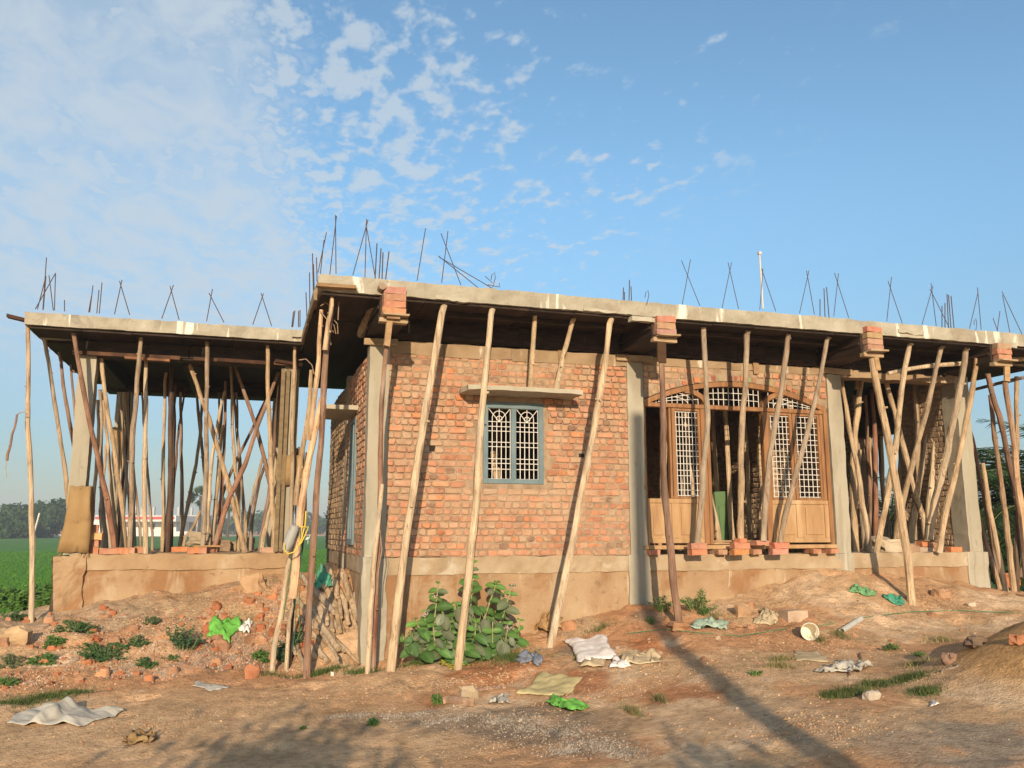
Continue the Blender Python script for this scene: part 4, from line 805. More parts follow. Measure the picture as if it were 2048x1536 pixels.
# portico
PG = 'wooden props holding up the portico roof'
for lab, pts, w, y0, y1, c0, c1, zb in [
 ('tall pale prop at the far left standing on a brick', [(56,651),(55,788),(57,890),(63,993),(64,1060),(65,1139),(63,1237)], 13, 11.42, 11.4, TANW, CREAM, G),
 ('grey bent prop behind the left edge of the portico, nearest', [(89,678),(100,740),(107,800),(118,873),(128,930),(135,985),(150,1095)], 11, 11.9, 12.3, GREYW, TANW, ZP),
 ('brown bark prop behind the left edge of the portico, middle', [(118,704),(126,760),(132,810),(144,873),(150,900),(162,1000),(165,1092)], 10, 12.6, 12.8, BARK, BARK, ZP),
 ('thin brown prop behind the left edge of the portico, furthest', [(142,729),(146,780),(149,822),(158,930),(170,1090)], 8, 13.4, 13.2, BARK, BARK, ZP),
 ('long red brown prop crossing the left portico column', [(143,650),(152,700),(161,753),(170,800),(178,849),(198,924),(215,1003),(231,1092)], 13, 11.45, 12.2, BARK, RED, ZP),
 ('pale prop with a wedge at its top right of the left portico column', [(203,716),(212,798),(226,890),(243,1003),(251,1088)], 12, 12.0, 12.5, PALE, TANW, ZP),
 ('grey brown prop under the bearer of the portico edge, left one', [(282,661),(277,740),(273,788),(265,890),(263,1003),(260,1093)], 13, 11.5, 12.1, OLD, OLD, ZP),
 ('pale upright prop standing on the portico floor edge', [(293,712),(291,800),(290,856),(289,920),(289,1003),(292,1106)], 12, 12.0, 12.0, CREAM, PALE, ZP),
 ('pale edged prop of the dark pair in the portico', [(332,745),(328,850),(327,950),(326,1092)], 9, 12.9, 12.9, PALE, TANW, ZP),
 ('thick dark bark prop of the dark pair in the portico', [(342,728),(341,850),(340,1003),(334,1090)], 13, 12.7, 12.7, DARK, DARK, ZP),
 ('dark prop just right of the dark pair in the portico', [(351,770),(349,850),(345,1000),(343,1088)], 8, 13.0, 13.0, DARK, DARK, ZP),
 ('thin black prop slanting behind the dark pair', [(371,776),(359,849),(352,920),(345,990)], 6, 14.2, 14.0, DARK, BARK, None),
 ('grey bent prop near the middle of the portico back', [(405,782),(404,830),(398,890),(388,950),(379,993),(368,1040),(359,1084)], 9, 14.3, 13.6, GREYW, TANW, ZP),
 ('long pale diagonal prop with a forked head in the portico', [(379,728),(410,815),(434,890),(448,940),(461,993),(474,1040),(490,1100)], 13, 12.2, 12.2, TANW, TANW, ZP),
 ('grey brown upright prop under the middle of the portico edge', [(414,660),(414,788),(413,890),(412,993),(405,1090)], 12, 11.5, 12.3, OLD, GREYW, ZP),
 ('pale slanting prop behind the middle of the portico', [(450,782),(437,840),(427,890),(421,950),(419,993),(412,1090)], 9, 13.0, 12.9, PALE, CREAM, ZP),
 ('pale crooked prop right beside the slanting pale one', [(446,850),(440,900),(436,950),(432,1010),(425,1088)], 9, 13.3, 13.1, PALE, TANW, ZP),
 ('reddish upright prop behind the diagonal in the portico', [(451,762),(450,830),(449,890),(442,1002),(438,1088)], 9, 13.4, 13.4, BARK, RED, ZP),
 ('yellow prop hanging left of the cross in the portico', [(461,733),(464,810),(467,890),(470,940),(474,1010),(478,1088)], 9, 12.9, 12.9, TANW, TANW, ZP),
 ('dark brown prop forming the left arm of the cross in the portico', [(471,733),(485,775),(502,822),(517,875),(530,924),(545,1000),(552,1080)], 11, 12.6, 12.5, BARK, BARK, ZP),
 ('brown prop forming the right arm of the cross in the portico', [(558,745),(545,780),(530,810),(513,856),(490,930),(461,985),(445,1040),(425,1105)], 12, 12.3, 12.1, BARK, RED, ZP),
 ('pale upright prop left of the right portico column', [(535,684),(536,740),(537,800),(541,890),(545,980),(547,1088)], 12, 11.5, 12.2, TANW, PALE, ZP),
 ('pale slim prop standing right in front of the right portico column', [(590,690),(588,760),(586,840),(584,930),(583,1010),(582,1080)], 10, 11.5, 11.8, TANW, GREYW, ZP),
 ('pale bowed prop between the right portico column and the side wall', [(622,740),(620,790),(613,850),(603,900),(596,950),(592,1010)], 12, 11.3, 11.4, TANW, TANW, None),
 ('brown prop slanting far behind in the portico, upper left to right', [(531,800),(505,860),(480,905),(462,940),(441,993),(425,1060)], 8, 14.0, 13.6, BARK, BARK, None),
 ('pale thin prop slanting behind the right arm of the cross', [(533,918),(520,960),(508,1010),(502,1072)], 8, 13.4, 13.4, DARK, BARK, ZP),
 ('pale thin prop standing behind the right arm foot', [(526,912),(512,965),(498,1020),(489,1078)], 8, 13.6, 13.6, GREYW, TANW, ZP),
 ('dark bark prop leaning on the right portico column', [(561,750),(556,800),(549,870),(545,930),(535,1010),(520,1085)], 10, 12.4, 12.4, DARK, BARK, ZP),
 ('pale forked prop leaning low beside the right portico column', [(552,980),(540,1020),(531,1055),(524,1090)], 10, 12.3, 12.3, TANW, PALE, ZP),
 ('grey prop just behind the left portico column', [(200,780),(203,850),(201,930),(205,1020),(214,1090)], 10, 13.0, 12.8, GREYW, GREYW, ZP),
 ('pale prop slanting behind the left portico column', [(196,800),(198,870),(192,930),(186,1000),(181,1062)], 9, 12.6, 12.6, TANW, CREAM, None),
 ('thin grey prop beside the rear left portico column', [(212,890),(208,950),(199,1010),(206,1090)], 8, 13.4, 13.2, TANW, CREAM, ZP),
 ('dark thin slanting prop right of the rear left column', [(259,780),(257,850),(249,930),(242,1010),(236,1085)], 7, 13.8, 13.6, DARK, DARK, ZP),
 ('pale bent prop between rear left column and grey brown prop', [(264,900),(269,960),(274,1010),(283,1080)], 7, 13.6, 13.6, TANW, GREYW, ZP),
 ('brown stub prop leaning low in the middle of the portico', [(401,1022),(388,1050),(366,1082)], 8, 13.2, 13.0, TANW, OLD, ZP)]:
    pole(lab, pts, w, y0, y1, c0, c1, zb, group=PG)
rg = random.Random(31)
CN = {TANW: 'tan', GREYW: 'grey', OLD: 'old brown', BARK: 'bark brown', DARK: 'dark'}
for j, x0 in enumerate(sorted(rg.uniform(200, 560) for _ in range(15))):
    dx = rg.uniform(-30, 30); Yd = rg.uniform(13.2, 14.4); c = rg.choice([TANW, GREYW, OLD, BARK, DARK])
    pole(CN[c] + ' thin prop at the back of the portico, ' + ORD[j] + ' from left', [(x0, 785), (x0 + dx * .4, 900), (x0 + dx, 1088)], rg.uniform(6, 9), Yd, Yd, c, c, ZP, group='thin props at the back of the portico')
for j, x0 in enumerate(sorted(rg.uniform(1700, 1850) for _ in range(8))):
    dx = rg.uniform(-22, 22); Yd = rg.uniform(10.6, 11.6); c = rg.choice([TANW, GREYW, OLD, BARK, TANW])
    pole(CN[c] + ' thin prop at the back of the porch, ' + ORD[j] + ' from left', [(x0, 790), (x0 + dx * .4, 920), (x0 + dx, 1074)], rg.uniform(8, 11), Yd, Yd, c, c, ZP, group='thin props at the back of the porch')
pole('broken bark stick dangling left of the far left prop', [(34,829),(27,860),(20,890),(14,921)], 6, 11.2, 11.2, BARK, BARK, name='hanging_stick', cat='stick', group=None)
mb = MB(); mb.tube([onY(a, b, 11.25) for a, b in ((55, 830), (50, 824), (42, 824), (34, 829))], .006, 5, col=GREYW); mb.tube([onY(a, b, 11.2) for a, b in ((14, 921), (11, 935), (14, 955))], .004, 5, col=GREYW); thing_mesh(mb, 'bark_strip', MAT['pole'], 'curled bark strip tying the dangling stick to the far left prop', 'bark strip', tuple(onY(50, 824, 11.25)))
# props inside the dark rooms, seen through lattice and door
base = None; kk = -1
RL = ['bare prop seen through the '+w_ for w_ in ('left window grille','right window grille','right window grille, further back','gap at the window left side','left window grille, further back','open left door leaf, dark','left door lattice, left side','left door lattice, middle','left door lattice, right side','left door lattice, further back','left edge of the door opening, pale','door opening, left half','door opening, leaning left','door opening, dark upright','door opening, far back','left part of the right lattice','left part of the right lattice, dark','middle of the right lattice','right part of the right lattice','right end of the right lattice','door opening, dark and leaning right','door opening, dark and leaning left at the back','right lattice, dark at the back','right jamb of the door opening')]
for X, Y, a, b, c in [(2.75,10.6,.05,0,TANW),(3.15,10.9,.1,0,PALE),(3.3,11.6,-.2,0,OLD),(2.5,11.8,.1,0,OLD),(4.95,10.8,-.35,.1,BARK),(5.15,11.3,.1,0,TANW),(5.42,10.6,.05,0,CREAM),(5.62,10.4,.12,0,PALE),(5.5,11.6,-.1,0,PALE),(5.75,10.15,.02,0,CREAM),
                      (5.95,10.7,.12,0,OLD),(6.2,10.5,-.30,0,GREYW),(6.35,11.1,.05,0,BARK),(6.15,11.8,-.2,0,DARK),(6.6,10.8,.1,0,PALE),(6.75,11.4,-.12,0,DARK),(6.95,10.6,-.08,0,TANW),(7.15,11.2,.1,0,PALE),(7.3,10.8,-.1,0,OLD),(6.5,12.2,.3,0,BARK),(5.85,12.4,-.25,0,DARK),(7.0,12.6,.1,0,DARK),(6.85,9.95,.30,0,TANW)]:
    kk += 1
    if base is None:
        mb = MB(); n = 18; Q = [(.02 * math.sin(i * .9), .015 * math.cos(i * .7), 2.71 * i / (n - 1)) for i in range(n)]; mb.tube(Q, [.042 - .0007 * i for i in range(n)], 9, 0, ripple_col((.55, .42, .28), (.5, .38, .26), n, 3), rough=.08)
        base = mb.build('wooden_prop', MAT['pole']); o = base
    else: o = base.copy(); COL.objects.link(o)
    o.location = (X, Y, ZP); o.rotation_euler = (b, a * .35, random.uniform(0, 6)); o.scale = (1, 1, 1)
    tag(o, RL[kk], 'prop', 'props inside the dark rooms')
# wedge planks at prop heads
def wedge(label, a, b, Y, w, col, m='plank', th=.025):
    p, q = onY(*a, Y), onY(*b, Y + .02); d = depth(p) / FPX * w / 2; vs = []
    for P in (p, q):
        for dx, dy in ((-d, -th / 2), (d, -th / 2), (d, th / 2), (-d, th / 2)): vs.append(P + np.array([dx + random.uniform(-.006, .006), dy, random.uniform(-.01, .01)]))
    mb = MB(); mb.add(vs, [(0, 1, 5, 4), (1, 2, 6, 5), (2, 3, 7, 6), (3, 0, 4, 7), (3, 2, 1, 0), (4, 5, 6, 7)], 0, col); thing_mesh(mb, 'cleat', MAT[m], label, 'cleat', tuple(p), 'cleats wedged at the prop heads')
wedge('pale worm eaten cleat at the head of the corner column prop', (781, 632), (774, 692), 8.66, 12, (1, .9, .8)); wedge('dark stained cleat at the head of the prop before the left door leaf', (1323, 668), (1323, 724), 8.67, 18, (.18, .13, .1))
wedge('pale cleat beside the head of the forked prop', (1749, 702), (1756, 740), 8.67, 11, (1.05, .95, .8)); wedge('notched pale cleat under the last brick stack on the right', (2013, 722), (2014, 762), 8.67, 13, (1.1, 1, .85))
wedge('pale cleat nailed over the arch right of the middle', (1508, 690), (1513, 748), 9.56, 12, (.8, .7, .6)); wedge('pale cleat under the band right of the short ledge prop', (1120, 660), (1123, 728), 9.56, 12, (.7, .6, .5))
wedge('split cleat at the head of the thick porch prop', (1716, 732), (1713, 778), 10.1, 9, (.9, .8, .65)); wedge('pale board hanging deep in the porch', (1788, 752), (1786, 795), 11.2, 16, (.7, .6, .45))
for a, b, Y, lab in (((268,657),(296,660),11.5,'on the left grey brown portico prop'),((402,660),(424,663),11.5,'on the middle portico prop'),((524,677),(548,680),11.5,'on the pale prop left of the right portico column'),((772,638),(797,641),8.7,'on the corner column prop')):
    p, q = onY(*a, Y), onY(*b, Y); mb = MB(); mb.box((p[0], Y - .1, p[2] - .015), (q[0], Y + .12, p[2] + .02), jit=.006, col=(.8, .7, .6)); thing_mesh(mb, 'head_pad', MAT['plank'], 'small board pad lying flat ' + lab, 'board', tuple(p), 'head pads on the props')
# ------------------------------------------------------------------ bricks packed under props
def brick_at(px, py, Y, w, h, d, label, zb, rot=0.0, col=None, group='packing bricks under the props'):
    p = onY(px, py, Y); mb = MB(); c = col or tuple(q * random.uniform(.9, 1.12) for q in random.choice(BR)); rough_box(mb, (-w / 2, -d / 2, 0), (w / 2, d / 2, h), .045, .014, 11, 0, c, seed=int(px) % 13)
    cs, sn = math.cos(rot), math.sin(rot); mb.v = [(v[0] * cs - v[1] * sn + p[0], v[0] * sn + v[1] * cs + p[1], v[2] + zb) for v in mb.v]
    return thing_mesh(mb, 'brick', MAT['brick'], label, 'brick', (p[0], p[1], zb), group)
for px, lab, n in ((1396, 'under the crooked prop before the left door lattice', 2), (1480, 'under the prop before the middle of the door', 2), (1558, 'under the slanting prop before the right door lattice', 2)):
    for k in range(n): brick_at(px + random.uniform(-2, 2), 1096, 9.36, .215, .07, .11, ('lower' if k == 0 else 'upper') + ' brick of the pair ' + lab, ZP + .0 + k * .073, random.uniform(-.08, .08))
brick_at(1481, 1080, 9.4, .12, .05, .1, 'small half brick on top of the pair before the middle of the door', ZP + .146, .3)
brick_at(1520, 1080, 9.45, .2, .055, .11, 'flat brick on the door sill under the leaning split prop', 1.416, .1)
for px, lab in ((1304, 'below the left end of the door sill'), (1437, 'below the sill between the first and second pair'), (1506, 'below the sill between the second and third pair'), (1625, 'below the sill right of the third pair'), (1660, 'below the right end of the door sill')): brick_at(px, 1100, 9.56, .12, .062, .2, 'brick end ' + lab, ZP, .05)
brick_at(1850, 1085, 9.8, .23, .075, .11, 'bright red brick under the slanting props in the porch', ZP + .07, .1, BR[7]); brick_at(1846, 1095, 9.8, .25, .065, .14, 'dusty brick lying under the bright red one in the porch', ZP, .0, (.40, .30, .22)); brick_at(1907, 1095, 9.7, .20, .07, .11, 'single orange brick on the porch floor beside the last column', ZP, .05, BR[7])
mb = MB(); p = onY(1862, 1076, 9.8); mb.box((p[0] - .2, 9.7, 1.445), (p[0] + .12, 9.9, 1.465), jit=.006, col=(.5, .45, .4)); thing_mesh(mb, 'board', MAT['plank'], 'thin board on the porch brick carrying the props', 'board', tuple(p))
for lab, px, Y, w, h, zb, c in [('lowest red brick of the stack beside the left portico column', 187, 12.05, .13, .09, ZP, BR[0]), ('second brick of the stack beside the left portico column', 188, 12.07, .13, .085, ZP + .092, BR[3]), ('yellowish third brick of the stack beside the left portico column', 190, 12.05, .16, .085, ZP + .18, (.56, .36, .17)), ('small topmost brick of the stack beside the left portico column', 187, 12.1, .08, .10, ZP + .268, BR[1]),
      ('brick lying along the portico edge behind the long red brown prop foot', 218, 12.0, .21, .07, ZP, BR[3]), ('brick second from the left on the portico edge row', 240, 12.0, .09, .08, ZP, BR[0]), ('brick third from the left on the portico edge row', 252, 12.0, .09, .08, ZP, BR[1]), ('brick fourth from the left on the portico edge row', 264, 12.0, .09, .08, ZP, BR[5]), ('brick at the right end of the portico edge row', 278, 12.1, .10, .09, ZP, BR[3]),
      ('flat red brick behind the pale upright portico prop', 362, 12.8, .26, .07, ZP, BR[7]), ('left brick of the three under the brown prop foot', 382, 12.0, .09, .08, ZP, BR[0]), ('middle brick of the three under the brown prop foot', 393, 12.0, .09, .08, ZP, BR[7]), ('right brick of the three under the brown prop foot', 405, 12.0, .10, .08, ZP, BR[3]),
      ('pale block under the props at the portico middle', 460, 13.2, .16, .14, ZP, (.33, .24, .16)), ('upper round grey brick under the brown stub at the portico back', 500, 13.6, .13, .09, ZP + .095, (.34, .25, .17)), ('lower round grey brick under the brown stub at the portico back', 500, 13.6, .12, .09, ZP, (.38, .28, .19)),
      ('brick set into the portico floor edge near the right column', 536, 12.0, .17, .07, ZP, (.46, .28, .19)), ('brick standing behind the middle props of the portico', 446, 13.0, .18, .16, ZP, (.26, .18, .12)), ('brown brick between the upright middle props of the portico', 424, 12.6, .14, .08, ZP, BR[6])]:
    brick_at(px, 1095, Y, w, h, .11, lab, zb, random.uniform(-.12, .12), c)
mb = MB(); p = onY(387, 1090, 12.05); q = onY(440, 1092, 12.05); mb.box((p[0], 11.98, ZP + .083), (q[0], 12.12, ZP + .10), jit=.004, col=(.9, .7, .5)); thing_mesh(mb, 'board', MAT['plank'], 'thin board on the three bricks at the portico edge', 'board', tuple(p))
def rock(label, px, py, w, h, c, group=None, name='rock', Y=None, cat='rock', sink=.25, d=None, mt='rock'):
    p = onG(px, py) if Y is None else onY(px, py, Y); z = gz(p[0], p[1]) if Y is None or Y < 9.5 else p[2]
    dd = depth(p) / FPX; W = w * dd; H = h * dd; D = d or W * random.uniform(.6, .9); mb = MB()
    n1, n2 = 7, 10; vs = []; sd_ = random.random() * 50
    for i in range(n1 + 1):
        th = math.pi * i / n1
        for j in range(n2):
            ph = 2 * math.pi * j / n2; u = np.array([math.sin(th) * math.cos(ph), math.sin(th) * math.sin(ph), math.cos(th)]); u = np.sign(u) * np.abs(u) ** .6
            r = 1 + .95 * float(fbm(u[None] * 1.3 + sd_, 2, 4)[0]); vs.append((p[0] + u[0] * W / 2 * r, p[1] + D * .3 + u[1] * D / 2 * r, z + H * (.5 - sink * .5) + u[2] * H / 2 * (1 + sink) * r))
    fs = [(i * n2 + j, (i + 1) * n2 + j, (i + 1) * n2 + (j + 1) % n2, i * n2 + (j + 1) % n2) for i in range(n1) for j in range(n2)]
    mb.add(vs, fs, 0, c); return thing_mesh(mb, name, MAT[mt], label, cat, (p[0], p[1], z), group)
rock('big tan boulder at the left edge of the picture', 22, 1290, 54, 30, (.50, .36, .22)); rock('round pale stone on the grass near the sand heap', 1747, 1400, 28, 16, (.55, .48, .40)); rock('grey stone under the props of the portico middle', 398, 1084, 46, 20, (.36, .30, .22), Y=12.6)
rock('long pale rock on the porch floor', 1790, 1101, 62, 26, (.48, .40, .30), Y=9.85); rock('crumbled brown brick in the porch', 1868, 1102, 40, 16, (.36, .20, .12), Y=9.75); rock('broken brown stone beside the porch brick', 1830, 1103, 26, 14, (.34, .22, .15), Y=9.7)
rock('pale angular stone beside the fallen bark', 938, 1402, 36, 24, (.46, .36, .25)); rock('orange brick lump right of the tan sack', 1137, 1254, 30, 18, (.42, .22, .12)); rock('orange stone half buried below the dark door prop', 1362, 1263, 44, 16, (.43, .24, .13)); rock('flat orange stone near the bark prop bush', 1490, 1232, 34, 20, (.44, .28, .17))
rock('orange rounded stone by the cream cloth', 1500, 1222, 26, 14, (.45, .25, .14)); rock('brown rock on the slope left of the sand heap', 1905, 1325, 30, 18, (.28, .18, .13)); rock('dark buried stone behind the sand heap', 1960, 1292, 46, 18, (.20, .14, .10)); rock('red brick lump on top of the sand heap edge', 2044, 1284, 30, 16, (.48, .22, .12))
rock('large lump of rammed earth against the portico plinth', 505, 1182, 44, 30, (.50, .33, .2)); rock('flat grey stone slab on the rubble left', 70, 1258, 60, 12, (.40, .28, .2)); rock('red brick under the far left prop', 56, 1243, 26, 11, BR[0], name='brick', cat='brick'); rock('large red brick lump standing by the path left of the woodpile', 506, 1355, 30, 24, (.46, .2, .11))
rock('yellowish brick lump by the edge of the path at left', 205, 1353, 26, 16, (.52, .30, .17)); rock('white pebble near the foot of the brown corner prop', 665, 1352, 7, 7, (.75, .7, .62)); rock('small pale stone right of the green rag', 1945, 1213, 20, 9, (.55, .45, .35)); rock('orange lump on the slope right of the forked prop', 1890, 1200, 34, 22, (.45, .27, .16))
mb = MB(); p = onG(1590, 1238); z = gz(p[0], p[1]); rough_box(mb, (p[0] - .13, p[1] - .06, z - .02), (p[0] + .13, p[1] + .12, z + .11), .04, .02, 8, 0, (.50, .38, .28)); thing_mesh(mb, 'block', MAT['rock'], 'squared pale mortar covered block lying on the slope right of the door', 'block', (p[0], p[1], z))
# rubble: broken bricks on the slope below the portico and elsewhere
def zone(n, poly, wmin, wmax, label, group, cols, name='brick_fragment', cat='brick fragment'):
    k = 0
    xs_ = [a for a, b in poly]; ys_ = [b for a, b in poly]
    while k < n:
        x, y = random.uniform(min(xs_), max(xs_)), random.uniform(min(ys_), max(ys_)); ins = False
        for i in range(len(poly)):
            (xa, ya), (xb, yb2) = poly[i], poly[i - 1]
            if (ya > y) != (yb2 > y) and x < (xb - xa) * (y - ya) / (yb2 - ya) + xa: ins = not ins
        if not ins: continue
        w = wmin + (wmax - wmin) * random.random() ** 2.2; c = random.choice(cols); g = random.uniform(.8, 1.15)
        cn = {OR[0]: 'deep red ', OR[1]: 'orange ', OR[2]: 'dark red ', OR[3]: 'pale brown ', OR[4]: 'earth brown '}.get(c, '') ; side = ('left part of ', 'middle of ', 'right part of ')[min(2, int(3 * (x - min(xs_)) / (max(xs_) - min(xs_) + 1)))]
        lab = ('large ' if w > wmin + .45 * (wmax - wmin) else 'small ') + (cn or ('pale ', 'cream ', 'rusty ')[cols.index(c)]) + name.replace('_', ' ').replace('small ', '') + ' in the ' + side + label
        rock(lab, x, y, w, w * random.uniform(.45, .75), tuple(q * g for q in c), group, name, cat=cat, sink=.5); k += 1
OR = [(.42, .165, .08), (.46, .20, .10), (.38, .14, .07), (.44, .25, .15), (.36, .20, .12)]
zone(125, [(0,1240),(150,1225),(400,1210),(560,1190),(640,1190),(610,1330),(480,1345),(240,1375),(0,1385)], 6, 24, 'the rubble below the portico', 'brick rubble below the portico', OR)
zone(75, [(430,1200),(600,1160),(640,1300),(520,1330),(400,1290)], 6, 26, 'the rubble left of the woodpile', 'brick rubble left of the woodpile', OR)
zone(45, [(1080,1260),(1300,1225),(1560,1200),(1980,1200),(2000,1290),(1700,1330),(1300,1330),(1120,1310)], 4, 14, 'the slope before door and porch', 'small stones on the front slope', [(.42,.28,.18),(.5,.38,.27),(.40,.22,.13)], 'small_stone', 'stone')
zone(30, [(600,1350),(900,1345),(1250,1340),(1700,1380),(1700,1500),(1000,1480),(600,1420)], 3, 8, 'the open yard', 'tiny stones on the yard', [(.5,.4,.3),(.6,.52,.42),(.4,.25,.15)], 'small_stone', 'stone')
# gravel nobody could count
def scatter(name, label, n, blobs, smin, smax, cols, flat=.7):
    mb = MB()
    for i in range(n):
        px, py, r, ry = random.choice(blobs); a = random.uniform(0, 6.28); q = random.gauss(0, .5)
        p = None; x, y = px + math.cos(a) * r * q, py + math.sin(a) * ry * q
        C_ = GC(px, py); sx = depth(C_) / FPX; X = C_[0] + (x - px) * sx; Y = C_[1] - (y - py) * sx * 4.2; z = gz_fast(X, Y)
        s = random.uniform(smin, smax); c = random.choice(cols); g = random.uniform(.75, 1.25); t = random.uniform(0, 6.28); vs = []
        for k in range(4): an = t + k * 1.57 + random.uniform(-.3, .3); vs.append((X + s * math.cos(an), Y + s * math.sin(an), z - s * .2))
        vs.append((X + random.uniform(-.3, .3) * s, Y + random.uniform(-.3, .3) * s, z + s * flat)); mb.add(vs, [(0, 1, 4), (1, 2, 4), (2, 3, 4), (3, 0, 4)], 0, tuple(v * g for v in c))
    tag(mb.build(name, MAT['rock']), label, 'gravel', kind='stuff')
_gc = {}
def GC(px, py):
    if (px, py) not in _gc: _gc[(px, py)] = onG(px, py)
    return _gc[(px, py)]
_gx = np.arange(-6, 13, .04); _gy = np.arange(3, 14, .04); _GX, _GY = np.meshgrid(_gx, _gy, indexing='ij'); _GZ = hterr(_GX, _GY)
def gz_fast(x, y):
    i = (x + 6) / .04; j = (y - 3) / .04
    if not (0 <= i < len(_gx) - 1 and 0 <= j < len(_gy) - 1): return gz(x, y)
    a, b = int(i), int(j); u, v = i - a, j - b; return float(_GZ[a, b] * (1 - u) * (1 - v) + _GZ[a + 1, b] * u * (1 - v) + _GZ[a, b + 1] * (1 - u) * v + _GZ[a + 1, b + 1] * u * v)
scatter('gravel', 'grey crushed stone spread in a band across the yard', 5200, [(820,1432,90,10),(900,1438,90,12),(1000,1442,80,16),(1060,1452,90,22),(1130,1462,80,24),(1190,1490,70,20),(1250,1505,60,16),(1130,1500,60,16),(700,1432,60,6)], .006, .015, [(.25,.21,.17),(.33,.28,.23),(.18,.15,.12),(.38,.33,.27)])
scatter('gravel', 'grey and orange stone chips heaped on the rubble below the portico', 4200, [(400,1318,60,16),(450,1322,60,16),(500,1300,60,22),(330,1345,50,10),(480,1275,50,20),(560,1280,40,30),(250,1345,60,10),(560,1220,60,30)], .009, .026, [(.34,.27,.21),(.42,.33,.26),(.45,.22,.13),(.27,.21,.16),(.47,.28,.17)])
scatter('crumbs', 'orange crumbs of broken brick and soil scattered over the left slope', 5200, [(120,1260,120,25),(300,1250,120,30),(200,1320,140,30),(430,1220,120,30),(60,1360,80,16),(600,1300,50,30),(350,1290,150,30),(560,1190,60,20)], .006, .022, [(.46,.21,.115),(.5,.3,.19),(.42,.28,.18),(.5,.4,.3)])
scatter('crumbs', 'soil crumbs and grit sprinkled over the front yard', 9000, [(1300,1300,260,40),(1600,1270,260,50),(1800,1230,200,30),(1250,1380,220,30),(1500,1350,220,40),(900,1370,200,20),(1850,1350,120,40),(1680,1460,260,50),(1000,1490,300,40),(400,1430,300,40),(800,1335,80,10),(1160,1260,80,20),(1900,1210,100,20)], .003, .010, [(.38,.2,.11),(.45,.32,.2),(.3,.19,.12),(.52,.42,.3)])
scatter('clods', 'crumbly earth clods lying over the yard and slope', 1600, [(1300,1330,260,50),(1650,1300,260,60),(1850,1200,140,20),(1150,1400,200,30),(300,1450,300,40),(700,1390,200,30),(1600,1450,260,50),(1000,1360,160,20)], .010, .024, [(.46,.27,.15),(.52,.36,.21),(.40,.22,.12)], .5)
# ------------------------------------------------------------------ woodpile
WP = [((653,1131),(690,1219)),((683,1161),(714,1254)),((601,1175),(616,1193)),((630,1196),(677,1231)),((627,1208),(668,1255)),((595,1211),(642,1269)),((645,1275),(689,1319)),((641,1281),(677,1325)),((664,1284),(717,1338)),((641,1298),(674,1348)),((619,1240),(645,1272)),
      ((671,1237),(679,1281)),((689,1228),(695,1272)),((661,1246),(664,1275)),((651,1251),(654,1278)),((639,1228),(651,1263)),((677,1216),(682,1254)),((689,1178),(698,1225)),((607,1234),(633,1266)),((671,1193),(674,1222)),((701,1193),(706,1237)),((709,1208),(715,1249)),((581,1310),(589,1334)),((592,1304),(608,1348)),
      ((610,1222),(628,1246)),((640,1215),(660,1240)),((655,1230),(672,1262)),((665,1160),(685,1200)),((648,1180),(668,1210)),((620,1270),(650,1300)),((600,1240),(622,1280)),((680,1250),(690,1275)),((696,1170),(705,1210)),((660,1205),(676,1225)),((700,1230),(712,1262)),((630,1300),(655,1330)),((612,1285),(630,1320)),((625,1225),(640,1250))]
wl = {0:'upper left stick of the woodpile, sticking up above the green bag',1:'long stick at the right of the woodpile with an orange sawn end',3:'thick stick lying across the woodpile towards the right',5:'long stick at the left slope of the woodpile',6:'thick stick lying below the woodpile, its round end facing out',8:'thin stick lying furthest right below the woodpile',9:'stick lying low between the brown prop and the thick stick'}
for i, (a, b) in enumerate(WP):
    w = random.uniform(11, 17) if i in (0, 1, 3, 4, 5, 6, 7) else random.uniform(7, 13)
    p, q = onG(*a), onG(*b); lift = (.05, .10, .14, .06, .16)[i % 5] if i < 24 else .03; p = p + [0, 0, lift + .02]; q = q + [0, 0, lift]
    if p[1] > 12: p = onY(a[0], a[1], 11.3)
    if q[1] > 12: q = onY(b[0], b[1], 11.2)
    d = (q - p); L_ = np.linalg.norm(d)
    if L_ > 1.15: p = q - d / L_ * 1.15
    n = 6; Q = [p + (q - p) * k / (n - 1) + RNG.uniform(-.006, .006, 3) for k in range(n)]; r = w * depth(q) / FPX / 2
    mb = MB(); c = random.choice([TANW, (.42, .33, .25), (.50, .38, .26), (.44, .34, .24), PALE]); mb.tube(Q, [r * random.uniform(.9, 1.08) for _ in range(n)], 8, 0, ripple_col(c, c, n, i), rough=.08)
    thing_mesh(mb, 'firewood_stick', MAT['pole'], wl.get(i, ('thick ' if w > 10 else 'thin ') + ('stick high up' if b[1] < 1240 else 'stick halfway down' if b[1] < 1280 else 'stick low down') + (' at the left side' if b[0] < 640 else ' in the middle' if b[0] < 680 else ' at the right side') + ' of the woodpile'), 'stick', tuple(q), 'sticks of the woodpile')
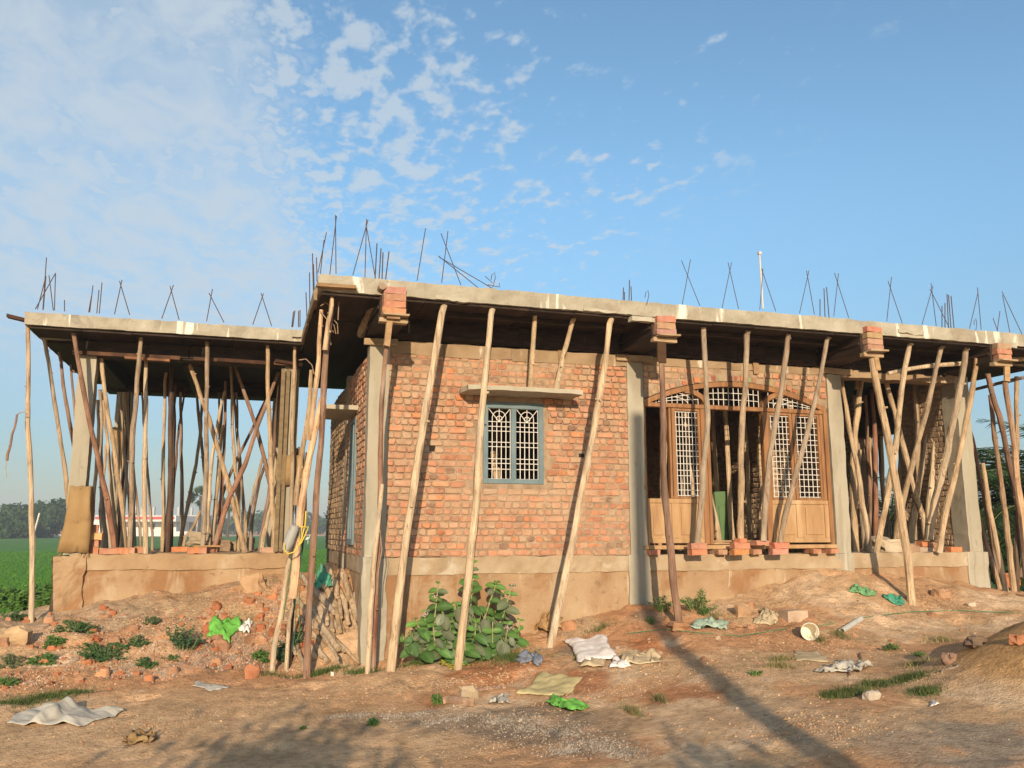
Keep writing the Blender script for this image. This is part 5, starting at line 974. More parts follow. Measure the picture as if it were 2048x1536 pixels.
for lab, a, b, w, c in (('weathered plank lying from the shrub down to the grass', (920,1298), (862,1330), 14, (.40, .33, .25)), ('brown half buried log lying in the yard below the big shrub', (888,1405), (950,1412), 18, (.38, .25, .17)), ('thin curved root lying right of the pale stone', (950,1385), (1005,1376), 8, (.36, .24, .18)), ('short brown stick at the lower edge of the gravel', (1166,1502), (1180,1520), 8, (.34, .23, .16)),
                        ('long bent branch lying on the rubble below the portico', (190,1245), (285,1228), 5, (.30, .21, .15)), ('grey root lying over the rubble at the left', (60,1335), (155,1325), 7, (.42, .33, .25)), ('dark root lying on the rubble beside the gravel', (320,1340), (410,1338), 7, (.30, .18, .12)), ('thin twig lying in the right yard', (1700,1355), (1722,1310), 5, (.30, .20, .13)), ('thin stick lying near the porch slope', (1885,1345), (1915,1330), 4, (.34, .28, .22))):
    p, q = onG(*a), onG(*b); n = 7; Q = []
    for k in range(n): m_ = p + (q - p) * k / (n - 1); m_[1] += .04 * math.sin(k * 1.1); m_[2] = gz(m_[0], m_[1]) + w * depth(q) / FPX * .22; Q.append(m_)
    mb = MB(); mb.tube(Q, w * depth(q) / FPX / 2, 7, 0, ripple_col(c, c, n, 2), rough=.15); thing_mesh(mb, 'fallen_stick', MAT['pole'], lab, 'stick', tuple(q), 'sticks and roots lying on the ground')
# pipe and bucket
p, q = onG(1684, 1270), onG(1722, 1243); p[2] = gz(*p[:2]) + .03; q[2] = gz(*q[:2]) + .03; mb = MB(); r = .03
n = 14; vs = []
for P, rr in ((p, r), (q, r), (q, r * .86), (p, r * .86)):
    t = (q - p) / np.linalg.norm(q - p); a = np.cross(t, [0, 0, 1]); a /= np.linalg.norm(a); b = np.cross(a, t)
    for k in range(n): th = 6.2832 * k / n; vs.append(P + a * math.cos(th) * rr + b * math.sin(th) * rr)
mb.add(vs, [(i * n + k, i * n + (k + 1) % n, ((i + 1) % 4) * n + (k + 1) % n, ((i + 1) % 4) * n + k) for i in range(4) for k in range(n)]); thing_mesh(mb, 'pipe', MAT['pvc'], 'grey plastic pipe piece lying right of the white bucket', 'pipe', tuple(p))
p = onG(1621, 1282); z = gz(*p[:2]); ax = np.array([.55, .83, 0.05]); ax /= np.linalg.norm(ax); a = np.cross(ax, [0, 0, 1]); a /= np.linalg.norm(a); b = np.cross(a, ax); c0 = np.array([p[0], p[1], z + .085]); mb = MB(); n = 24; vs = []
for t, rr in ((0, .092), (.02, .092), (.021, .086), (.17, .074), (.169, .070), (.004, .082)):
    for k in range(n): th = 6.2832 * k / n; vs.append(c0 + ax * t + a * math.cos(th) * rr + b * math.sin(th) * rr)
mb.add(vs, [(i * n + k, i * n + (k + 1) % n, ((i + 1) % 6) * n + (k + 1) % n, ((i + 1) % 6) * n + k) for i in (0, 1, 2, 4, 5) for k in range(n)] + [tuple(3 * n + k for k in range(n)), tuple(4 * n + k for k in range(n))[::-1]])
thing_mesh(mb, 'bucket', mat('bucket_plastic', [(.60, .54, .42), (.70, .64, .52)], 5, 3, .5, 0), 'cream white plastic bucket tipped on its side in the right yard', 'bucket', tuple(c0), smooth=True)
# ------------------------------------------------------------------ cloths, sacks, bags
def cloth(name, label, m, quad, amp=.03, freq=7, lift=.01, n=22, ridge=0.0, ragged=.12, cat='cloth', seed=0):
    """sheet dropped on the earth: its corners are where the picture shows them, its folds are real relief"""
    C4 = [onG(*q) for q in quad]; g = np.linspace(0, 1, n); U, V = np.meshgrid(g, g, indexing='ij')
    P = ((1 - U) * (1 - V))[..., None] * C4[0] + (U * (1 - V))[..., None] * C4[1] + (U * V)[..., None] * C4[2] + ((1 - U) * V)[..., None] * C4[3]
    size = max(np.linalg.norm(C4[0] - C4[2]), np.linalg.norm(C4[1] - C4[3]))
    q3 = np.stack([U * 2, V * 2, U * 0 + seed * 3.7], -1); ed = ragged * size * .5
    P[..., 0] += fbm(q3 * 2.3, 3, 11 + seed) * ed; P[..., 1] += fbm(q3 * 2.3 + 9, 3, 13 + seed) * ed
    z = hterr(P[..., 0], P[..., 1]); f = np.abs(fbm(np.stack([U * freq * .5 + V * 1.5, V * freq * .35, U * 0 + seed], -1), 4, 17)); f2 = fbm(np.stack([U * 9, V * 9, U * 0 + seed], -1), 3, 19)
    h = lift + amp * f * 1.9 + amp * .35 * f2
    if ridge: h = h + ridge * np.exp(-((U - .35 - .1 * V) / .07) ** 2) + ridge * .5 * np.exp(-((U - .72 + .1 * V) / .09) ** 2) + ridge * .5 * (V > .8) * np.sin(U * 5) ** 2
    h = h * (1 - .55 * np.maximum(np.abs(2 * U - 1), np.abs(2 * V - 1)) ** 8)
    P[..., 2] = z + np.maximum(h, .006); vs = P.reshape(-1, 3); fs = [(i * n + j, (i + 1) * n + j, (i + 1) * n + j + 1, i * n + j + 1) for i in range(n - 1) for j in range(n - 1)]
    mb = MB(); mb.add(vs, fs); o = thing_mesh(mb, name, MAT[m], label, cat, tuple(C4[0]), smooth=True)
    s = o.modifiers.new('thickness', 'SOLIDIFY'); s.thickness = .0015; s.offset = 1; return o
cloth('woven_sack', 'grey white woven sack lying folded in the lower left foreground', 'c_grey', [(18,1447),(158,1456),(252,1424),(62,1414)], .022, 4, .02, 34, ridge=.085, cat='sack', seed=1)
cloth('white_sheet', 'pinkish white sheet spread over stones in the middle of the yard', 'c_white', [(1162,1332),(1233,1322),(1210,1272),(1126,1280)], .014, 4, .06, 26, seed=2)
cloth('tan_sack', 'tan sack corner sticking out under the pinkish white sheet', 'c_cream', [(1158,1338),(1205,1336),(1215,1318),(1165,1322)], .03, 5, .03, 14, cat='sack', seed=3)
cloth('cream_sack', 'crumpled cream paper sack right of the pinkish white sheet', 'c_cream', [(1240,1335),(1322,1330),(1318,1312),(1252,1310)], .06, 7, .02, 22, ragged=.3, cat='sack', seed=4)
cloth('white_scrap', 'small bright white scrap before the cream paper sack', 'c_white', [(1218,1340),(1262,1338),(1250,1327),(1230,1324)], .05, 6, .02, 14, ragged=.3, cat='scrap', seed=5)
cloth('yellow_sack', 'faded yellow woven sack lying flat in the middle foreground', 'c_yellow', [(1034,1388),(1126,1394),(1168,1356),(1084,1346)], .02, 4, .015, 26, cat='sack', seed=6)
cloth('green_bag', 'bright green plastic bag lying curled on the yard below the yellow sack', 'c_green', [(1096,1412),(1148,1432),(1180,1418),(1108,1398)], .07, 5, .02, 24, ragged=.2, cat='bag', seed=7)
cloth('green_bag', 'large bright green plastic bag on the rubble left of the woodpile', 'c_green', [(415,1276),(458,1280),(488,1252),(428,1244)], .10, 5, .05, 24, ragged=.3, cat='bag', seed=8)
cloth('white_bag', 'small white plastic bag behind the large green bag', 'c_white', [(478,1268),(498,1270),(506,1252),(488,1248)], .09, 5, .03, 14, ragged=.3, cat='bag', seed=9)
cloth('green_rag', 'crumpled green plastic strip on the slope right of the door', 'c_leafgreen', [(1694,1184),(1748,1196),(1757,1190),(1706,1174)], .05, 9, .02, 22, ragged=.4, cat='rag', seed=10)
cloth('teal_net', 'teal green net scrap beside the foot of the forked prop', 'c_teal', [(1768,1198),(1806,1216),(1812,1204),(1786,1188)], .05, 9, .02, 22, ragged=.4, cat='net', seed=11)
cloth('mint_cloth', 'pale mint cloth crumpled beside the dark door prop foot', 'c_mint', [(1382,1258),(1450,1264),(1456,1246),(1400,1244)], .06, 8, .02, 24, ragged=.25, seed=12)
cloth('flour_sack', 'dusty white sack piled at the plinth between the two left props', 'c_white', [(748,1302),(800,1296),(806,1262),(756,1262)], .12, 6, .06, 22, ragged=.25, cat='sack', seed=13)
cloth('white_scrap', 'white plastic sheet half hidden by the left side of the big shrub', 'c_white', [(800,1290),(830,1288),(828,1260),(800,1264)], .10, 6, .05, 16, ragged=.3, cat='scrap', seed=14)
cloth('tan_sack', 'tan paper sack standing crumpled behind the long leaning prop', 'c_tan', [(1070,1262),(1112,1272),(1124,1246),(1062,1236)], .12, 6, .05, 20, ragged=.25, cat='sack', seed=15)
cloth('grey_rag', 'blue grey rag lying at the edge of the grass below the big shrub', 'c_blue', [(1028,1322),(1078,1338),(1084,1326),(1048,1312)], .06, 9, .02, 20, ragged=.45, cat='rag', seed=16)
cloth('cream_rag', 'cream torn cloth lying below the squared block', 'c_cream', [(1508,1244),(1552,1248),(1560,1232),(1524,1226)], .04, 9, .02, 20, ragged=.4, cat='rag', seed=17)
cloth('cream_sheet', 'flat faded paper sheet in the right yard below the bucket', 'c_cream', [(1594,1322),(1664,1326),(1640,1306),(1586,1302)], .02, 5, .012, 20, ragged=.2, cat='paper', seed=18)
cloth('grey_rag', 'twisted grey white rag lying right of the flat paper sheet', 'c_grey', [(1644,1348),(1690,1350),(1744,1334),(1700,1330)], .06, 10, .02, 24, ragged=.5, cat='rag', seed=19)
cloth('paper', 'thin grey paper strip lying on the path left of the centre', 'c_grey', [(386,1374),(440,1382),(460,1374),(392,1364)], .015, 5, .01, 14, ragged=.2, cat='paper', seed=20)
cloth('green_bag', 'dull green bag lying on top of the woodpile', 'c_teal', [(624,1186),(662,1184),(664,1162),(636,1160)], .08, 4, .10, 16, ragged=.2, cat='bag', seed=21)
cloth('bark_rag', 'brown dry husk lying in the lower left foreground', 'hess', [(248,1490),(300,1492),(312,1478),(262,1474)], .06, 9, .02, 18, ragged=.5, cat='husk', seed=22)
cloth('straw_scrap', 'flattened plastic scrap beside the fallen log', 'c_grey', [(980,1412),(1008,1410),(1020,1394),(990,1398)], .05, 8, .02, 14, ragged=.4, cat='scrap', seed=23)
cloth('white_scrap', 'small white triangle of plastic at the right edge of the yard grass', 'c_white', [(1862,1412),(1880,1411),(1868,1404),(1862,1404)], .02, 5, .01, 8, cat='scrap', seed=24)
# hessian wrapped round the portico columns
def wrap(label, pts, Y, dep, m='hess'):
    """pts rows: (y, xl, xr) picture rows on the front plane"""
    mb = MB(); rows = []
    for i, (y, xl, xr) in enumerate(pts):
        a, b = onY(xl, y, Y), onY(xr, y, Y); ring = []; w = b[0] - a[0]
        for k in range(9): t = k / 8; ring.append((a[0] + w * t, Y + .012 * math.sin(t * 9 + i) - .01, a[2] + (b[2] - a[2]) * t + .008 * math.sin(t * 13)))
        for k in range(1, 5): ring.append((b[0] + .012 * math.sin(i * 2 + k), Y + dep * k / 4, b[2]))
        for k in range(1, 9): t = k / 8; ring.append((b[0] - w * t, Y + dep, a[2]))
        for k in range(1, 4): ring.append((a[0], Y + dep * (1 - k / 4), a[2]))
        rows.append(ring)
    n = len(rows[0]); vs = [v for r in rows for v in r]; fs = [(i * n + k, i * n + (k + 1) % n, (i + 1) * n + (k + 1) % n, (i + 1) * n + k) for i in range(len(rows) - 1) for k in range(n)]; mb.add(vs, fs)
    rg = random.Random(4)
    for k in range(14):
        v = rows[-1][rg.randint(0, n - 1)]; mb.tube([v, (v[0] + rg.uniform(-.02, .02), v[1] - .01, v[2] - rg.uniform(.02, .07))], .004, 4)
    o = thing_mesh(mb, 'hessian_wrap', MAT[m], label, 'sacking', tuple(onY(pts[-1][1], pts[-1][0], Y)), smooth=True); s = o.modifiers.new('thickness', 'SOLIDIFY'); s.thickness = .006; return o
wrap('brown hessian sacking hanging wide round the left portico column', [(972,140,180),(990,138,180),(1020,134,180),(1050,129,180),(1080,121,178),(1105,115,176)], PAV_Y - .03, .27)
wrap('brown sacking band tied round the rear left portico column', [(855,226,248),(880,224,247),(905,226,245),(930,228,244)], 14.66, .28)
wrap('torn brown sacking band tied round the right portico column', [(910,556,604),(930,554,606),(950,552,606),(970,555,603)], PAV_Y - .05, .30)
mb = MB(); rg = random.Random(9)
for k in range(70):
    px = rg.uniform(584, 608); p = onY(px, 905 + rg.uniform(-12, 25), PAV_Y + .05); q = onY(px + rg.uniform(-6, 7), rg.uniform(985, 1045) if px > 590 else 985, PAV_Y + .05); mb.tube([p, (p + q) / 2 + RNG.uniform(-.02, .02, 3), q], [.010, .011, .004], 4, col=(.14, .09, .055) if rg.random() < .7 else (.3, .2, .12))
thing_mesh(mb, 'frayed_sack', MAT['pole'], 'dark frayed sack fibres hanging off the right portico column', 'sacking', tuple(onY(600, 900, PAV_Y)))
for x0, x1, lab in ((564, 572, 'left'), (574, 581, 'middle'), (594, 600, 'right')):
    a, b = onY(x0, 738, PAV_Y - .07), onY(x1, 738, PAV_Y - .07); c_ = onY(x0 - 4, 1080, PAV_Y - .07); mb = MB(); mb.box((a[0], PAV_Y - .085, ZP + .02), (b[0], PAV_Y - .055 - .002 * x0 / 600, a[2]), jit=.008, col=(.5, .5, .46)); thing_mesh(mb, 'column_board', MAT['plank'], lab + ' narrow shutter board standing against the right portico column', 'board', (a[0], PAV_Y, ZP), 'boards against the right portico column')
# polythene bag and rope on the lashed props
mb = MB(); n = 9; rows = []
for i, (y, xl, xr) in enumerate([(1052,583,598),(1062,576,597),(1075,570,592),(1088,566,588),(1098,564,582),(1102,566,578)]):
    a, b = onY(xl, y, 9.1), onY(xr, y, 9.1); rows.append([(a[0] + (b[0] - a[0]) * (.5 - .5 * math.cos(2 * math.pi * k / 12)), 9.12 - .05 * math.sin(2 * math.pi * k / 12), a[2] + .01 * math.sin(k * 2 + i)) for k in range(12)])
vs = [v for r in rows for v in r]; mb.add(vs, [(i * 12 + k, i * 12 + (k + 1) % 12, (i + 1) * 12 + (k + 1) % 12, (i + 1) * 12 + k) for i in range(5) for k in range(12)] + [tuple(range(60, 72))]); thing_mesh(mb, 'plastic_bag', MAT['poly'], 'milky plastic bag hanging on the lashed props left of the woodpile', 'bag', rows[0][0], smooth=True)
mb = MB(); mb.tube([onY(a, b, 9.02) for a, b in ((612,1022),(610,1050),(604,1075),(598,1090),(588,1104),(576,1108),(569,1100),(568,1086))], .007, 5); mb.tube([onY(a, b, 9.0) for a, b in ((598,1052),(606,1054),(617,1054),(612,1066),(603,1085),(596,1092))], .006, 5); thing_mesh(mb, 'rope', MAT['rope_y'], 'yellow rope knotted round the lashed props and plastic bag', 'rope', tuple(onY(612, 1022, 9.0)))
mb = MB()
for pts in (((594,1054),(600,1110),(590,1170),(592,1230),(586,1300)), ((600,1054),(604,1130),(598,1200),(600,1260)), ((596,1056),(586,1100),(576,1180),(566,1240))): mb.tube([onY(a, b, 9.15 + .1 * i) for i, (a, b) in enumerate(pts)], .004, 4)
thing_mesh(mb, 'string', MAT['rope_g'], 'green strings trailing down from the lashed props', 'string', tuple(onY(594, 1054, 9.1)))
mb = MB(); pts = []
for px, py in ((1255,1270),(1330,1262),(1400,1268),(1480,1275),(1560,1262),(1650,1250),(1740,1238),(1823,1225),(1920,1222),(2040,1228)): p = onG(px, py); pts.append((p[0], p[1], gz(p[0], p[1]) + .012))
mb.tube(pts, .004, 4); thing_mesh(mb, 'string', MAT['rope_g'], 'thin green string lying across the yard before the door and porch', 'string', pts[0])
# bark curls on the corner prop
mb = MB()
for pts in (((672,668),(668,650),(655,640),(640,622)), ((676,640),(678,600),(686,590),(694,588)), ((668,640),(675,648),(676,668)), ((662,690),(655,650),(668,665)), ((628,748),(624,730),(612,718),(598,720)), ((663,615),(652,605),(641,612)), ((760,1060),(764,1100),(757,1140),(754,1190))): mb.tube([onY(a, b, 8.95) for a, b in pts], .005, 4, col=(.36, .26, .18))
thing_mesh(mb, 'bark_strip', MAT['pole'], 'thin curling bark strips hanging from the props at the house corner', 'bark strip', tuple(onY(665, 640, 8.95)))
# things inside: green door leaf leaning, blue barrel
mb = MB(); p = onY(1452, 1000, 10.9); mb.box((p[0] - .14, 10.9, ZP + .01), (p[0] + .16, 10.94, 2.15), rot=.1, bev=.006); mb.box((p[0] - .10, 10.885, ZP + .1), (p[0] + .12, 10.899, 1.95), rot=.1, bev=.005); o = thing_mesh(mb, 'door_leaf', MAT['green_door'], 'green painted door leaf leaning in the dark room behind the door opening', 'door leaf', (p[0], 10.9, ZP)); o.rotation_euler[1] = -.06
p = onY(1632, 990, 10.9); mb = MB(); n = 24; prof = [(0, .26), (.02, .28), (.22, .28), (.24, .29), (.26, .28), (.50, .28), (.52, .29), (.54, .28), (.72, .28), (.74, .26)]
vs = [(p[0] + r * math.cos(6.2832 * k / n), 10.9 + r * math.sin(6.2832 * k / n), ZP + z) for z, r in prof for k in range(n)]; m_ = len(prof); mb.add(vs, [(i * n + k, i * n + (k + 1) % n, (i + 1) * n + (k + 1) % n, (i + 1) * n + k) for i in range(m_ - 1) for k in range(n)] + [tuple(range(n))[::-1], tuple((m_ - 1) * n + k for k in range(n))]); thing_mesh(mb, 'barrel', MAT['blue_plastic'], 'blue plastic barrel inside the room behind the right lattice', 'barrel', (p[0], 10.9, ZP), smooth=False)
for x0, lab in ((5.62, 'nearer'), ): 
    mb = MB(); mb.box((5.60, WY + .0, 1.42), (6.36, WY + .12, 1.445), jit=.006, col=(1, .9, .8)); mb.box((5.61, WY + .02, 1.446), (6.2, WY + .1, 1.475), jit=.008, col=(.9, .8, .7)); thing_mesh(mb, 'threshold_board', MAT['plank'], 'pale boards stacked on the threshold of the door opening', 'board', (5.6, WY, 1.42))
# ------------------------------------------------------------------ plants
def leaf(mb, base, d, n, L, W, col, fold=.15, curl=.25, seg=5):
    """one broad leaf: base point, direction, upward side normal"""
    d = np.array(d, float); d /= np.linalg.norm(d) + 1e-9; n = np.array(n, float); n = n - d * (n @ d); n /= np.linalg.norm(n) + 1e-9; s = np.cross(d, n); vs = []; fs = []
    for i in range(seg + 1):
        t = i / seg; w = W * math.sin(math.pi * min(1, (.06 + .94 * t)) ** 1.0) ** .45 if 0 < i < seg else W * .08
        c = base + d * L * t - n * curl * L * t * t
        vs += [c - s * w / 2 + n * fold * w / 2, c, c + s * w / 2 + n * fold * w / 2]
    for i in range(seg):
        a = i * 3; fs += [(a, a + 1, a + 4, a + 3), (a + 1, a + 2, a + 5, a + 4)]
    cc = []
    for i in range(seg + 1): cc += [col, tuple(min(1, q * 1.35 + .02) for q in col), col]
    mb.add(vs, fs, 0, cc)
# big milkweed shrub
root = onG(935, 1300); root = np.array([2.32, 9.22, gz(2.32, 9.22)])
shrub = empty('milkweed_shrub', tuple(root)); tag(shrub, 'big leafy milkweed shrub with thick oval leaves growing against the plinth below the window', 'shrub')
sm, lm, fm = MB(), MB(), MB()
stems = [((940,1240),(946,1125),9.28),((868,1250),(877,1165),9.15),((838,1255),(830,1238),9.05),((988,1180),(994,1166),9.3),((1005,1235),(1024,1172),9.2),((1010,1290),(1016,1248),9.05),((910,1230),(910,1206),9.15),((950,1270),(952,1245),8.95),((880,1240),(878,1190),9.3),((812,1290),(806,1272),9.0),((870,1290),(866,1250),8.95),((900,1285),(900,1245),9.05),((985,1285),(985,1240),9.0),((930,1300),(930,1260),8.9),((1035,1280),(1040,1240),9.15),((850,1275),(850,1225),9.1),((1000,1215),(1003,1190),9.35)]
rg = random.Random(12)
for si, (a, b, Y) in enumerate(stems):
    p0 = root + np.array([rg.uniform(-.1, .1), rg.uniform(-.05, .05), 0]); p1 = onY(a[0], a[1], Y); p2 = onY(b[0], b[1], Y - .02); mid = (p0 + p1) / 2 + np.array([0, -.03, -.08])
    Q = [p0, mid, p1, (p1 + p2) / 2, p2]; sm.tube(Q, [.014, .012, .009, .008, .006], 6)
    pts = [p1 * (1 - t) + mid * t for t in (.75, .5, .25)] + [p1 * (1 - t) + p2 * t for t in np.linspace(0, 1, max(3, int(np.linalg.norm(p2 - p1) / .065)))]
    ph = rg.uniform(0, 3.14)
    for k, p in enumerate(pts):
        t = k / (len(pts) - 1); ph += 1.57 + rg.uniform(-.25, .25); L = (.175 if t < .8 else .11 * (1.9 - t)) * rg.uniform(.85, 1.15)
        if t > .95: L = .065
        for s in (0, math.pi):
            a_ = ph + s; el = rg.uniform(-.35, .25) + .9 * max(0, t - .6); d = np.array([math.cos(a_) * math.cos(el), math.sin(a_) * math.cos(el) * .8 - .15, math.sin(el)])
            g = rg.uniform(.8, 1.2); c = (.062 * g, .145 * g, .026 * g) if t < .75 else (.10 * g, .21 * g, .035 * g)
            if rg.random() < .2: c = (.11 * g, .135 * g, .065 * g)
            L *= rg.uniform(.7, 1.12)
            leaf(lm, p, d, (rg.uniform(-.2, .2), -.85, .6), L, L * rg.uniform(.58, .7), c, rg.uniform(.05, .3), rg.uniform(.05, .6), 7)
for k in range(95):     # lower hanging leaves that close the bush near the earth
    px = rg.uniform(815, 1030); py = rg.uniform(1205 + 60 * abs(px - 930) / 110, 1292) ; p = onY(px, py, rg.uniform(8.95, 9.25)); g = rg.uniform(.75, 1.15); c = (.055 * g, .115 * g, .026 * g) if rg.random() < .6 else (.12 * g, .14 * g, .075 * g)
    L = rg.uniform(.09, .18); leaf(lm, p, (rg.uniform(-.9, .9), -.35, rg.uniform(-1, -.1)), (rg.uniform(-.3, .3), -.8, .6), L, L * .74, c, .10, .25, 7)
    sm.tube([p, p + np.array([0, .12, .05]), root + np.array([(p[0] - root[0]) * .6, 0, .1])], .005, 4)
for px, py, Y in ((852,1229,9.0),(868,1194,9.1),(1015,1256,9.0),(1026,1170,9.15)):
    c = onY(px, py, Y)
    fm = MB()
    for k in range(16): p = c + np.array([rg.gauss(0, .018), rg.gauss(0, .015), rg.gauss(0, .016)]); r = .007; fm.add([p + [-r, 0, 0], p + [0, -r, -r], p + [r, 0, 0], p + [0, -r, r]], [(0, 1, 2, 3)], 0, (.62, .45, .42))
    fm.build('flower', MAT['weed'], shrub)
sm.build('stems', MAT['stem'], shrub); lm.build('leaves', MAT['leaf'], shrub); 
# wiry weeds and low plants: stem + many narrow leaves
def weed(name, label, px, py, w, h, col, nst, nl, ll, lw, group=None, Y=None, flat=0.0, seed=1, upright=True):
    rg = random.Random(seed); b = onG(px, py) if Y is None else onY(px, py, Y); zb = gz(b[0], b[1]) if Y is None else b[2]; dd = depth(b) / FPX; W, H = w * dd, h * dd
    e = empty(name, (b[0], b[1], zb)); tag(e, label, 'weed', group); s, l = MB(), MB()
    for i in range(nst):
        a = rg.uniform(0, 6.28); q = math.sqrt(rg.random()); x = b[0] + math.cos(a) * q * W / 2; y = b[1] + math.sin(a) * q * W / 2 * .8
        base = np.array([b[0] + (x - b[0]) * .45, b[1] + (y - b[1]) * .45, 0]); base[2] = gz_fast(base[0], base[1]) if Y is None else zb
        top = np.array([x, y, (gz_fast(x, y) if Y is None else zb) + H * rg.uniform(.45, 1) * (1 - .5 * q)]); mid = (base + top) / 2 + np.array([0, 0, H * .12]); s.tube([base, mid, top], [.004, .003, .002], 4)
        for k in range(nl):
            t = rg.uniform(.15, 1); p = base * (1 - t) ** 2 + 2 * mid * t * (1 - t) + top * t * t; g = rg.uniform(.65, 1.3); c = tuple(v * g for v in col); an = rg.uniform(0, 6.28); el = rg.uniform(-.3, .9)
            leaf(l, p, (math.cos(an) * math.cos(el), math.sin(an) * math.cos(el), math.sin(el)), (0, -.5, 1), ll * rg.uniform(.7, 1.2), lw, c, .1, .3, 2)
    s.build('stems', MAT['stem'], e); l.build('leaves', MAT['weed'], e); return e
DG = (.05, .11, .03); MG = (.075, .15, .03); YG = (.16, .20, .05); BG = (.05, .115, .05)
for i, (lab, px, py, w, h, c, ns, nl, ll, lw) in enumerate([
 ('wiry green weed with narrow leaves left of the dark door prop foot', 1325, 1222, 60, 42, MG, 14, 22, .05, .012), ('tall wiry bush with narrow leaves right of the dark door prop', 1398, 1225, 80, 56, MG, 26, 26, .05, .012),
 ('dark feathery weed standing tall in the rubble below the portico', 368, 1300, 80, 66, BG, 26, 34, .035, .016), ('low dark weed patch on the rubble below the left of the portico', 155, 1262, 100, 16, DG, 34, 24, .03, .018), ('small bright green broadleaf weed on the left rubble', 108, 1290, 40, 24, MG, 12, 22, .045, .03),
 ('bright low weed patch at the left below the boulder', 88, 1325, 60, 18, MG, 22, 24, .035, .02), ('wide dark creeping weed in the middle of the left rubble', 205, 1315, 110, 26, DG, 48, 28, .032, .018), ('dark weed patch joined to the right of the creeping weed', 262, 1292, 80, 18, DG, 24, 22, .03, .016),
 ('small weed on the stone chips', 292, 1332, 44, 18, DG, 16, 22, .03, .018), ('grey weed at the left picture edge', 20, 1330, 60, 26, (.09, .12, .05), 20, 22, .03, .012), ('weed at the left picture edge below the rubble', 12, 1368, 50, 18, MG, 14, 20, .03, .014),
 ('small grey green weed between bricks below the portico', 300, 1250, 40, 20, (.07, .11, .05), 14, 22, .03, .016), ('dark leafy weed at the foot of the lashed props', 578, 1312, 66, 60, BG, 30, 30, .045, .022), ('small broadleaf weed left of the pale slanting foot pole', 522, 1320, 34, 22, MG, 10, 18, .05, .032),
 ('little upright weed in the open yard left of the pale stone', 876, 1408, 18, 38, MG, 4, 22, .04, .026), ('little weed in the yard behind the gravel band', 746, 1452, 22, 20, MG, 6, 16, .035, .022), ('yellow leaved weed around the foot of the crooked pale prop', 908, 1334, 64, 12, (.42, .36, .05), 16, 16, .035, .02),
 ('small weed right of the pinkish sheet', 1300, 1246, 40, 14, MG, 10, 14, .03, .012), ('low yellow green weed in the right yard', 1780, 1300, 40, 16, (.10, .16, .04), 14, 20, .03, .014), ('low weed near the right slope', 1840, 1312, 34, 14, MG, 12, 18, .03, .012), ('tiny green sprout in the shade strip at the right', 1512, 1352, 20, 20, MG, 6, 14, .03, .014),
 ('dark weed patch at the far left behind the brick', 30, 1240, 70, 22, DG, 22, 22, .035, .02), ('tiny clump on the yard below the gravel', 606, 1458, 14, 6, MG, 6, 14, .02, .012), ('low weeds over stone chips at the left of the fallen root', 345, 1316, 44, 10, DG, 14, 16, .025, .012)]):
    weed('weed', lab, px, py, w, h, c, ns, nl, ll, lw, 'weeds growing on the yard', seed=i + 5)
# creeper hedge left of the portico
for i, (px, w, h, Y) in enumerate(((20, 90, 55, 15.0), (75, 80, 60, 15.3), (110, 50, 70, 14.2), (45, 70, 46, 13.2), (100, 60, 50, 13.0))):
    weed('creeper', ('leftmost', 'middle', 'right', 'front left', 'front right')[i] + ' bush of the creeper hedge left of the portico plinth', px, 1215 - (Y < 14) * -8, w, h, (.085, .18, .03), 44, 34, .07, .06, 'creeper hedge bushes', Y=Y, seed=60 + i)
# grass patches (stuff)
def grass(label, blobs, n, hmin, hmax, cols):
    mb = MB()
    for _ in range(n):
        px, py, r, ry = random.choice(blobs); C_ = GC(px, py); sx = depth(C_) / FPX; q = abs(random.gauss(0, .5)); a = random.uniform(0, 6.28); X = C_[0] + math.cos(a) * q * r * sx; Y = C_[1] + math.sin(a) * q * ry * sx * 4.2; z = gz_fast(X, Y)
        h = random.uniform(hmin, hmax); w = .0035; an = random.uniform(0, 3.14); c = random.choice(cols); g = random.uniform(.7, 1.25); lx, ly = random.gauss(0, h * .45), random.gauss(0, h * .45)
        mb.add([(X - w * math.cos(an), Y - w * math.sin(an), z - .005), (X + w * math.cos(an), Y + w * math.sin(an), z - .005), (X + lx, Y + ly, z + h)], [(0, 1, 2)], 0, tuple(v * g for v in c))
    tag(mb.build('grass', MAT['weed']), label, 'grass', kind='stuff')
GR = [(.07, .12, .025), (.11, .16, .04), (.14, .16, .06)]
grass('short grass growing in the shade of the big shrub along the plinth', [(960,1312,70,12),(1020,1318,60,10),(900,1325,60,6),(840,1332,50,4),(1170,1320,18,8),(640,1348,80,5),(730,1345,50,4)], 6500, .02, .07, GR)
grass('green grass patch in the right yard beside the round pale stone', [(1760,1370,70,9),(1700,1385,60,8),(1820,1358,50,8),(1670,1392,30,5),(1850,1385,40,8)], 5200, .01, .055, [(.05, .10, .02), (.07, .13, .03), (.10, .13, .045), (.2, .17, .08)])
grass('thin grass at the left foreground above the woven sack', [(60,1402,60,12),(20,1412,40,8),(150,1385,50,6),(100,1395,60,8)], 2600, .01, .05, GR)
grass('dry straw grass and tufts scattered over the yard', [(1680,1272,26,8),(1640,1282,18,5),(1880,1282,40,8),(1560,1335,50,6),(1430,1230,40,6),(1560,1320,40,5),(1265,1425,12,10),(1320,1400,10,8),(480,1250,30,14),(1200,1255,40,8),(1830,1330,40,8),(540,1350,60,5)], 3600, .015, .07, [(.28, .22, .10), (.38, .30, .15), (.12, .16, .05)])
